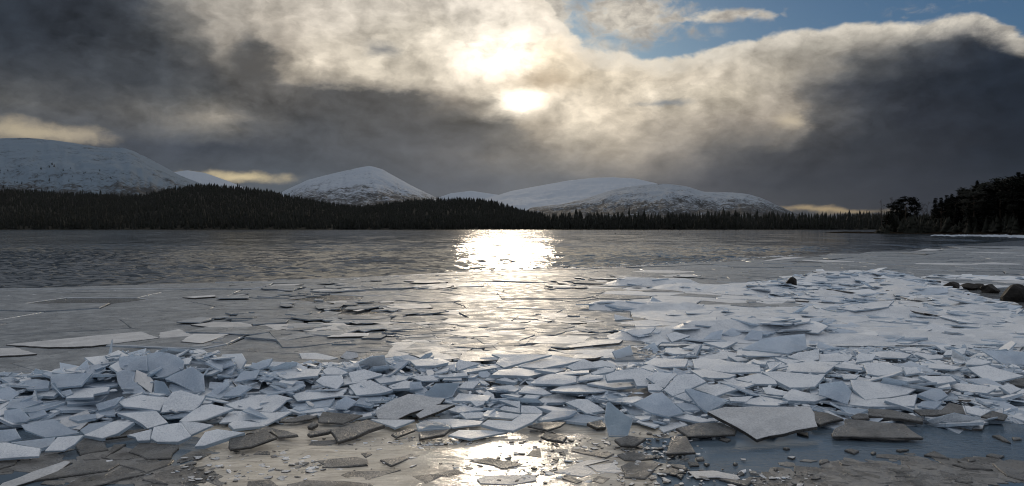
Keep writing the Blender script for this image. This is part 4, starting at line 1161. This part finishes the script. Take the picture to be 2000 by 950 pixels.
T[(1200, 520)] = [
 ('w', [(180,740),(430,660),(540,740)], "pale triangular slab in front of the small middle ridge"), ('w', [(510,670),(590,640),(740,680),(560,740)]), ('w', [(660,800),(780,755),(940,790),(920,810)], "small pale plank with a dark underside before the middle ridge"),
 ('w', [(870,745),(1200,735),(1060,800)]), ('b', [(1440,710),(1640,680),(1860,660),(1880,800),(1700,850),(1250,810)], "broad bluish slab right of the small middle ridge"),
 ('w', [(1270,585),(1540,585),(1680,610),(1580,625)]), ('w', [(120,640),(400,600),(360,650),(180,685)]), ('w', [(310,745),(470,735),(420,775)]),
 ('b', [(870,710),(940,650),(1060,620),(1040,720)], "left one of two blue slabs standing in the middle ridge"), ('b', [(1260,720),(1330,620),(1450,640),(1440,720)], "right one of two blue slabs standing in the middle ridge"), ('b', [(1050,660),(1150,600),(1280,640),(1170,690)]),
 ('w', [(690,440),(960,440),(920,465),(700,460)]), ('w', [(0,470),(180,515),(0,525)]),
]

FLAT_TILES = {(0, 840), (400, 840), (800, 840), (1200, 840), (1600, 840), (0, 540), (400, 540), (800, 540)}
g = random.Random(5)
BUF = np.full((475, 1000), np.inf)       # distance of the traced slabs, half photo resolution
def fill_buffer(px, depth_fn):
    p = np.array(px) / 2.0
    x0, y0 = np.maximum(np.floor(p.min(0)).astype(int), 0); x1, y1 = np.ceil(p.max(0)).astype(int)
    x1 = min(x1, 999); y1 = min(y1, 474)
    if x1 < x0 or y1 < y0: return
    xs, ys_ = np.meshgrid(np.arange(x0, x1 + 1), np.arange(y0, y1 + 1))
    inside = np.zeros(xs.shape, bool)
    j = len(p) - 1
    for i in range(len(p)):
        c = ((p[i, 1] > ys_) != (p[j, 1] > ys_)) & (xs < (p[j, 0] - p[i, 0]) * (ys_ - p[i, 1]) / (p[j, 1] - p[i, 1] + 1e-9) + p[i, 0])
        inside ^= c; j = i
    d = depth_fn(xs * 2.0, ys_ * 2.0)
    sub = BUF[y0:y1 + 1, x0:x1 + 1]
    sub[inside] = np.minimum(sub[inside], d[inside])

HEROES = []
for (ox, oy), items in T.items():
    for it in items:
        mat, pts = it[0], it[1]
        name = it[2] if len(it) > 2 else None
        px = [(ox + a / 5.0, oy + c / 5.0) for a, c in pts]
        A = np.array(px)
        uc, vc = A.mean(0); vmax = A[:, 1].max(); ub = A[A[:, 1].argmax(), 0]
        wpx = np.ptp(A[:, 0]); hpx = np.ptp(A[:, 1])
        flat = (ox, oy) in FLAT_TILES
        dep = math.atan((vc - HORIZON) / FPX)
        if flat:
            lift = 0.014 if oy == 840 else 0.046
            dist = (CAMH - lift) * FPX / (vmax - HORIZON)
            t = math.radians(g.uniform(-.3, .5)); roll = math.radians(g.gauss(0, .5))
            th = g.uniform(.012, .026) if oy == 840 else g.uniform(.015, .022)
        else:
            dist = hit_pile(ub, vmax, 0.045)
            ratio = min(0.98, (hpx / wpx) / 0.62)
            t = math.asin(ratio) - dep
            t = max(math.radians(1.0), min(math.radians(58), t))
            if t > math.radians(25): t = math.radians(25) + (t - math.radians(25)) * 0.6
            roll = math.radians(g.gauss(0, 5.0)) if mat != 'g' else math.radians(g.gauss(0, 2))
            th = g.uniform(.012, .028)
            if mat == 'g': t = min(t, math.radians(10))
        nrm = np.array([math.sin(roll), -math.sin(t), math.cos(t)]); nrm /= np.linalg.norm(nrm)
        d0 = direction(ub, vmax)
        P0_ = np.array([0, 0, CAMH]) + d0 * dist
        W3 = []
        for (u, v) in px:
            d = direction(u, v)
            k = nrm.dot(P0_ - np.array([0, 0, CAMH])) / nrm.dot(d)
            W3.append(np.array([0, 0, CAMH]) + d * k)
        W3 = np.array(W3)
        if np.any(W3[:, 1] < 3) or np.any(W3[:, 1] > dist * 1.9): continue
        ez = nrm; ex = np.array([1, 0, 0]) - nrm * nrm[0]; ex /= np.linalg.norm(ex); ey = np.cross(ez, ex)
        c3 = W3.mean(0)
        loc2 = [((p - c3).dot(ex), (p - c3).dot(ey)) for p in W3]
        size = max(np.ptp([q[0] for q in loc2]), np.ptp([q[1] for q in loc2]))
        poly = ragged(loc2, 0.004 if mat in 'wbsck' else 0.009, 0.10, g)
        V, Fc = slab_geo(poly, th, g, bev=0.003 if mat != 'g' else 0.006, sag=g.uniform(-.004, .006))
        me = mesh_from("ice_shard", V, Fc, [ICE[mat]] + EDGE_MATS[mat])
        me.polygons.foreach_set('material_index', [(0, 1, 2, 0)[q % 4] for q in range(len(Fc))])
        o = place("ice_floe" if flat and oy == 840 else "ice_shard", me)
        from mathutils import Matrix
        o.matrix_world = Matrix(((ex[0], ey[0], ez[0], c3[0]), (ex[1], ey[1], ez[1], c3[1]), (ex[2], ey[2], ez[2], c3[2]), (0, 0, 0, 1)))
        def dfn(u, v, nrm=nrm, P0_=P0_):
            dxx = (u - 1000) / FPX; dzz = (HORIZON - v) / FPX
            return nrm.dot(P0_ - np.array([0, 0, CAMH])) / (nrm[0] * dxx + nrm[1] + nrm[2] * dzz)
        fill_buffer(px, dfn)
        HEROES.append(dict(o=o, u=uc, v=vc, w=wpx, h=hpx, n=len(pts), mat=mat, name=name, size=size, flat=flat, front=(oy == 840), tilt=math.degrees(t)))

# labels: named slabs keep their own words, the others are told by look and by the named slab beside them
COLOUR = {'w': "pale", 'b': "blue", 'g': "brown grey", 'm': "grey", 'c': "clear", 'k': "bright", 's': "grey"}
named = [h for h in HEROES if h['name']]
CUTS = (" at ", " in ", " on ", " with ", " left of ", " right of ", " below ", " under ", " behind ", " beside ", " over ", " directly ", " against ", " lying ", " near ", " above ", " of the ", " along ", " between ", " where ", " before ", " cut by ")
def short_name(t):
    k = min([t.find(c) for c in CUTS if t.find(c) > 8] or [len(t)])
    return t[:k]
shorts = [short_name(h['name']) for h in named]
for h, q in zip(named, shorts):
    full = h['name']
    h['ref'] = q if shorts.count(q) == 1 and len(q.split()) >= 3 else (full if len(full.split()) <= 7 else None)
marks = [h for h in named if h['ref']]
ORD = ["leftmost", "second from left", "third from left", "fourth from left", "fifth from left", "sixth from left"]
bykey = {}
for h in HEROES:
    if h['name']: h['lab'] = h['name']; continue
    noun = "floe" if h['front'] else ("plate" if h['mat'] == 's' else "slab")
    shape = "triangular" if h['n'] == 3 else ("narrow" if h['w'] / max(h['h'], 1) > 5.5 else ("four sided" if h['n'] == 4 else "angular"))
    sz = "small " if h['w'] < 34 else ("long " if h['w'] > 85 else "")
    for m in sorted(marks, key=lambda q: math.hypot((q['u'] - h['u']), 1.8 * (q['v'] - h['v']))):
        du, dv = h['u'] - m['u'], h['v'] - m['v']
        if abs(du) > (m['w'] + h['w']) * 0.32: rel = "right of" if du > 0 else "left of"
        else: rel = "below" if dv > 0 else "just above"
        lab = f"{sz}{shape} {COLOUR[h['mat']]} {noun} {rel} the {m['ref']}"
        if len(lab.split()) <= 13: break
    bykey.setdefault(lab, []).append(h)
for lab, hs in bykey.items():
    hs.sort(key=lambda q: q['u'])
    for k, h in enumerate(hs):
        if len(hs) == 1: h['lab'] = lab
        elif len(hs) == 2: h['lab'] = lab + (", the left one" if k == 0 else ", the right one")
        else: h['lab'] = lab + ", " + ("rightmost" if k == len(hs) - 1 else ORD[min(k, 5)])
for h in HEROES:
    tag(h['o'], h['lab'], "ice floe" if h['front'] else ("ice plate" if h['mat'] == 's' else "ice slab"),
        "floes in the shallow water" if h['front'] else "ice slabs piled up and lying on the frozen lake")

# ---- the packed core of the ridges
def core(name, u0, u1, y0, y1, nu, ny, drop, hmin, mat, seed):
    uq = np.linspace(u0, u1, nu); yq = np.exp(np.linspace(math.log(y0), math.log(y1), ny))
    Uq, Yq = np.meshgrid(uq, yq); Xq = (Uq - 1000) / FPX * Yq
    Hq = pile(Xq, Yq)
    vn = Val(seed)
    Zq = Hq - drop + vn.fbm(Xq * 2.2, Yq * 2.2, 4) * .035 * np.clip(Hq / .1, 0, 1)
    ix = np.arange(Xq.size).reshape(Xq.shape)
    Fq = np.stack([ix[:-1, :-1], ix[:-1, 1:], ix[1:, 1:], ix[1:, :-1]], -1).reshape(-1, 4)
    ok = (Hq.ravel()[Fq].max(1) > hmin)
    Fq = Fq[ok]
    used, inv = np.unique(Fq.ravel(), return_inverse=True)
    o = place(name, mesh_np(name, np.stack([Xq, Yq, Zq], -1).reshape(-1, 3)[used], inv.reshape(-1, 4), [mat], True))
    tag(o, kind="structure")
core("packed_ice_ridge", -150, 2150, 4.9, 9.6, 420, 90, .11, .05, M_BLUE, 51)
core("packed_ice_ridge", 1150, 2200, 9.3, 24.5, 420, 260, -.004, .03, M_WHITE, 52)

# ---- small slabs packed between and under the traced ones
def random_poly(g, s):
    n = g.choice((4, 4, 5, 5, 6))
    a0 = g.random() * 6.28
    asp = g.uniform(.45, 1.0)
    return [(s * .5 * g.uniform(.75, 1.2) * math.cos(a0 + 6.283 * (k + g.uniform(-.28, .28)) / n), asp * s * .5 * g.uniform(.75, 1.2) * math.sin(a0 + 6.283 * (k + g.uniform(-.28, .28)) / n)) for k in range(n)]
def project(p):
    return 1000 + FPX * p[0] / p[1], HORIZON - FPX * (p[2] - CAMH) / p[1]
def hidden_behind_ok(W3, margin, tol=0.22):
    bad = 0
    for p in W3:
        u, v = project(p)
        i, j = int(v / 2), int(u / 2)
        if 0 <= i < 475 and 0 <= j < 1000 and p[1] < BUF[i, j] + margin and np.isfinite(BUF[i, j]): bad += 1
    return bad <= tol * len(W3)
def rubble(name, label, count, sampler, smin, smax, tilt_sd, mat_w, seed, margin=0.03):
    g = random.Random(seed)
    groups = {k: ([], []) for k in mat_w}
    made = 0; tries = 0
    while made < count and tries < count * 12:
        tries += 1
        s = sampler(g)
        if s is None: continue
        x, y, z = s
        size = smin + (smax - smin) * g.random() ** 1.6
        rot = g.random() * 6.28
        tx = g.gauss(0, tilt_sd) if g.random() > .06 else g.gauss(0, tilt_sd * 3); ty = g.gauss(0, tilt_sd) if g.random() > .06 else g.gauss(0, tilt_sd * 3)
        poly = ragged(random_poly(g, size), size * .008, .12, g)
        V, Fc = slab_geo(poly, g.uniform(.009, .028) * min(1, size / .22 + .12), g, bev=min(.003, size * .04))
        ex = Vector((math.cos(rot), math.sin(rot), math.tan(tx))).normalized()
        ey = Vector((-math.sin(rot), math.cos(rot), math.tan(ty))); ey = (ey - ex * ey.dot(ex)).normalized(); ez = ex.cross(ey)
        Vw = [Vector((x, y, z)) + ex * a + ey * b_ + ez * c for a, b_, c in V]
        if not hidden_behind_ok([Vw[i] for i in range(0, len(Vw), 2)], margin): continue
        k = g.choices(list(mat_w), weights=list(mat_w.values()))[0]
        LV, LF = groups[k]
        off = len(LV)
        LV.extend(tuple(v) for v in Vw); LF.extend(tuple(i + off for i in f) for f in Fc)
        made += 1
    keys = list(groups)
    V = []; Fc = []; mi = []
    for i, k in enumerate(keys):
        off = len(V); V += groups[k][0]; Fc += [tuple(q + off for q in f) for f in groups[k][1]]; mi += [3 * i + (0, 1, 2, 0)[q % 4] for q in range(len(groups[k][1]))]
    me = mesh_from(name, V, Fc, [m for k in keys for m in [ICE[k]] + EDGE_MATS[k]])
    me.polygons.foreach_set('material_index', mi)
    o = place(name, me)
    tag(o, label, "ice rubble", kind="stuff")
    return o
def pile_sampler(u0, u1, y0, y1, hmin, depth):
    def f(g):
        u = g.uniform(u0, u1); y = math.sqrt(g.uniform(y0 * y0, y1 * y1)); x = (u - 1000) / FPX * y
        h = float(pile(x, y))
        if h < hmin: return None
        return x, y, max(0.01, h - depth * g.random())
    return f
rubble("pile_rubble", "small broken ice slabs packed between the big slabs of the front pile", 2600, pile_sampler(-120, 2120, 5.0, 9.4, .045, .08), .06, .46, .15, {'w': 5, 'b': 4, 'm': .4}, 101)
rubble("heap_rubble", "steeply tilted small shards of ice jammed into the highest heap at left", 420, pile_sampler(-120, 860, 5.2, 8.2, .08, .06), .05, .34, .34, {'w': 4, 'b': 5, 'c': 1}, 108)
rubble("middle_ridge_rubble", "broken ice packed in the small ridges on the middle of the sheet", 560, pile_sampler(1150, 1720, 9.5, 21.5, .04, .05), .20, .75, .09, {'w': 5, 'b': 4}, 102)
rubble("far_ridge_rubble", "broken white ice heaped in the long ridge at the right", 1900, pile_sampler(1480, 2150, 9.3, 27.0, .035, .03), .15, .9, .06, {'w': 6, 'b': 4, 'm': .5}, 103)

rubble("pile_chips", "tiny chips and splinters of ice strewn over the front pile", 2200, pile_sampler(-120, 2100, 5.0, 9.2, .05, .01), .025, .13, .22, {'w': 5, 'b': 3, 'k': 1}, 109, margin=-.06)

# ---- the sheet of lake ice, broken into plates
def clip(poly, a, nrm):
    out = []
    n = len(poly)
    for i in range(n):
        p, q = poly[i], poly[(i + 1) % n]
        dp = (p - a).dot(nrm); dq = (q - a).dot(nrm)
        if dp <= 0: out.append(p)
        if (dp < 0 < dq) or (dq < 0 < dp): out.append(p + (q - p) * (dp / (dp - dq)))
    return out
g2 = random.Random(8)
seeds = []
def plate_size(u, y):
    s = 0.95 + 0.055 * y
    if u < 520: s *= 1.7
    if u > 1150 and y < 26: s *= 0.8
    return s
tries = 0
while tries < 26000 and len(seeds) < 620:
    tries += 1
    u = g2.uniform(-160, 2160); y = 7.2 * (58 / 7.2) ** g2.random() if g2.random() < .6 else math.sqrt(g2.uniform(7.2 ** 2, 45 ** 2))
    if y > ice_edge_Y(u) * 1.01: continue
    x = (u - 1000) / FPX * y
    s = plate_size(u, y)
    if any((x - a) ** 2 + ((y - c) * 1.15) ** 2 < (0.62 * s) ** 2 * g2.uniform(.35, 1.6) for a, c in seeds): continue
    seeds.append((x, y))
S = np.array(seeds)
# the thin young ice below and between the plates
uq = np.linspace(-420, 2420, 260)
front = np.interp(uq, [-420, 0, 300, 600, 900, 1200, 1600, 1900, 2000, 2420], [7.2, 7.2, 7.0, 7.2, 7.2, 7.2, 7.2, 7.6, 8.2, 8.4])
tt = np.linspace(0, 1, 30)[:, None]
ey_ = ice_edge_Y(uq) * (1 + 0.012 * VN.fbm(uq / 14, uq * 0 + 3, 4))
Yq = front[None, :] + tt * (ey_ - front)[None, :]
Xq = (uq[None, :] - 1000) / FPX * Yq
Zq = 0.010 + 0 * Xq
ix = np.arange(Xq.size).reshape(Xq.shape)
Fq = np.stack([ix[:-1, :-1], ix[:-1, 1:], ix[1:, 1:], ix[1:, :-1]], -1).reshape(-1, 4)
sheet = place("lake_ice", mesh_np("lake_ice", np.stack([Xq, Yq, Zq], -1).reshape(-1, 3), Fq, [M_FILM], True))
tag(sheet, kind="structure")
nplates = 0
for i, (sx, sy) in enumerate(seeds):
    s0 = np.array([sx, sy])
    u_ = 1000 + FPX * sx / sy
    poly = [s0 + np.array(q) for q in ((-6, -6), (6, -6), (6, 6), (-6, 6))]
    dd = np.hypot(S[:, 0] - sx, S[:, 1] - sy)
    for j in np.argsort(dd)[1:22]:
        m_ = (S[j] + s0) / 2; nv = (S[j] - s0); nv = nv / np.linalg.norm(nv)
        gap = 0.006 + 0.020 * g2.random() ** 3
        poly = clip(poly, m_ - nv * gap, nv)
        if len(poly) < 3: break
    if len(poly) < 3: continue
    P = np.array(poly)
    um = 1000 + FPX * P[:, 0] / np.maximum(P[:, 1], 1)
    if np.any(P[:, 1] > ice_edge_Y(um) * 1.03) or np.any(P[:, 1] < 7.0): 
        keep = []
        P = np.array([[p[0], min(max(p[1], 7.0), float(ice_edge_Y(1000 + FPX * p[0] / max(p[1], 1))) * (1.0 + .02 * g2.random()))] for p in P])
    if u_ > 1830 and 13.5 < sy < 19.5: continue                  # dark open patch round the rocks
    if g2.random() < .025: continue                                # an open lead
    c = P.mean(0)
    ext = np.ptp(P[:, 0]) + np.ptp(P[:, 1])
    if ext < .25: continue
    poly = ragged([p - c for p in P], .022, .5, g2)
    raft = g2.random() ** 3 * .026
    V, Fc = slab_geo(poly, .030, g2, bev=.012)
    tilt = (g2.gauss(0, .004), g2.gauss(0, .003)) if u_ > 500 else (g2.gauss(0, .0012), g2.gauss(0, .001))
    r_ = g2.random()
    white_area = u_ > 1220 and 8.5 < sy < 21 and g2.random() < .88
    mat = M_WHITE if white_area else M_PLATE if r_ < .92 or u_ < 500 else M_MID
    me = mesh_from("ice_plate", V, Fc, [mat, M_RIM if g2.random() < .45 else mat, M_SIDE])
    me.polygons.foreach_set('material_index', [(0, 1, 2, 0)[q % 4] for q in range(len(Fc))])
    place("ice_plate", me, sheet, loc=(c[0], c[1], .022 + raft), rot=(tilt[0], tilt[1], 0))
    nplates += 1
print("plates", nplates, "heroes", len(HEROES))

# ---- slush and crumbs
def ground_sampler(regions, z):
    def f(g):
        u0, v0, su, sv = g.choices([r[:4] for r in regions], weights=[r[4] for r in regions])[0]
        u = g.gauss(u0, su); v = g.gauss(v0, sv)
        if v < 815 or v > 1010: return None
        p = ground(u, v)
        return p[0], p[1], z * g.uniform(.6, 1.4)
    return f
rubble("slush_crumbs", "small brown crumbs and flakes of ice floating in the shallow water", 1100,
       ground_sampler([(600, 908, 45, 12, 2), (780, 868, 70, 7, 2), (870, 866, 40, 5, 2), (440, 925, 60, 18, 2.5), (1050, 915, 90, 18, 2), (1270, 885, 50, 14, 2), (1130, 870, 90, 10, 1.5), (700, 905, 300, 26, 1.2), (1290, 935, 90, 14, 2), (1500, 940, 60, 8, 1), (1330, 850, 50, 8, 1)], .012),
       .010, .07, .08, {'g': 4, 'm': 4, 'w': 1}, 104, margin=-5)
rubble("slush_flakes", "flat grey flakes frozen together into a slushy patch in the bottom right corner", 420,
       ground_sampler([(1720, 925, 90, 13, 3), (1860, 922, 70, 12, 2), (1600, 943, 60, 6, 1.5)], .004), .05, .30, .015, {'g': 8}, 105, margin=-5)
rubble("wet_ice_flakes", "thin wet flakes of ice spread over the bottom left corner", 90,
       ground_sampler([(150, 915, 120, 20, 2), (330, 930, 70, 14, 1.4)], .005), .10, .5, .012, {'g': 6}, 106, margin=-5)
M_SAND, n, b = material("wet_sand_with_pool_glare")
geo = n.new('ShaderNodeNewGeometry')
pos = geo.outputs['Position']
sn = n.noise(n.vec('MULTIPLY', pos, (1.0, 2.2, 1.0)), 3.0, 5.0, 0.6, 0.5)
n.put(b.inputs['Base Color'], n.mix(n.rng(sn, 0.3, 0.7), (0.38, 0.335, 0.27), (0.62, 0.55, 0.45)))  # sand made pale and warm; the pool's golden glare is in its colour
n.put(b.inputs['Roughness'], n.rng(n.noise(pos, 5.0, 4.0), 0.3, 0.7, 0.06, 0.20))
b.inputs['IOR'].default_value = 1.7
bump(n, b, n.math('ADD', n.noise(n.vec('MULTIPLY', pos, (0.6, 1.6, 1.0)), 12.0, 4.0, 0.6), n.math('MULTIPLY', n.noise(pos, 70.0, 3.0), 0.15)), 0.5, 0.02)
# the sandy shallows: a low bank just under and over the water line
uq = np.linspace(150, 1480, 220); vq = np.linspace(815, 1000, 60)
Uq, Vq = np.meshgrid(uq, vq)
G = CAMH * FPX / (Vq - HORIZON); Xq = (Uq - 1000) / FPX * G
edge_l = np.clip((Uq - 330) / 160, -1, 1); edge_r = np.clip((1330 - Uq) / 150, -1, 1)
Zq = np.minimum(np.minimum(edge_l, edge_r), 1) * .010 + VN.fbm(Xq * 2.2, G * 3.5, 4) * .012 - .002
ix = np.arange(Xq.size).reshape(Xq.shape)
Fq = np.stack([ix[:-1, :-1], ix[:-1, 1:], ix[1:, 1:], ix[1:, :-1]], -1).reshape(-1, 4)
sand = place("sandy_shallows", mesh_np("sandy_shallows", np.stack([Xq, G, Zq], -1).reshape(-1, 3), Fq, [M_SAND], True))
tag(sand, kind="structure")

def sheet_sampler(g):
    u = g.gauss(1000, 330); y = 8.6 * (24 / 8.6) ** g.random()
    if u < 380 or u > 1650 or y > float(ice_edge_Y(u)) * .97: return None
    x = (u - 1000) / FPX * y
    if float(pile(x, y)) > .06: return None
    if VN.fbm(x * .35 + 4, y * .35, 2) < -.05: return None
    return x, y, .052 + .012 * g.random()
rubble("loose_sheet_pieces", "thin loose pieces of sheet ice sliding over one another on the frozen lake", 420, sheet_sampler, .15, 1.1, .006, {'s': 6, 'm': 2}, 110, margin=-60)
def edge_sampler(g):
    u = g.uniform(-60, 1560); y = float(ice_edge_Y(u)) * (1 + abs(g.gauss(0, .035)) - .01)
    return (u - 1000) / FPX * y, y, .012
rubble("brash_ice", "small brash ice floating along the edge between the ice sheet and the open water", 1300, edge_sampler, .05, .45, .05, {'s': 4, 'w': 3, 'm': 2}, 107, margin=-60)
# the stones frozen into the ridges sit at the height of the packed ice
for o in list(COL.objects):
    if o.parent is None and o.name.split('.')[0] in ("boulder", "stone"):
        o.location.z += 0.85 * float(pile(o.location.x, o.location.y))

# ------------------------------------------------------------------ damp air over the lake
M_HAZE = bpy.data.materials.new("haze"); M_HAZE.use_nodes = True
ht = M_HAZE.node_tree; ht.nodes.clear()
hv = ht.nodes.new('ShaderNodeVolumePrincipled'); hout = ht.nodes.new('ShaderNodeOutputMaterial')
hv.inputs['Color'].default_value = (0.80, 0.86, 0.95, 1)
hv.inputs['Density'].default_value = 0.6e-5
hv.inputs['Anisotropy'].default_value = 0.0
ht.links.new(hv.outputs[0], hout.inputs['Volume'])
x0, x1, y0, y1, z0, z1 = -11000, 11000, -600, 11800, -2.6, 760
hz = place("haze", mesh_from("haze", [(x0, y0, z0), (x1, y0, z0), (x1, y1, z0), (x0, y1, z0), (x0, y0, z1), (x1, y0, z1), (x1, y1, z1), (x0, y1, z1)],
     [(3, 2, 1, 0), (4, 5, 6, 7), (0, 1, 5, 4), (1, 2, 6, 5), (2, 3, 7, 6), (3, 0, 4, 7)], [M_HAZE]))
tag(hz, "thin damp haze over the lake and hills", "haze", kind="stuff")
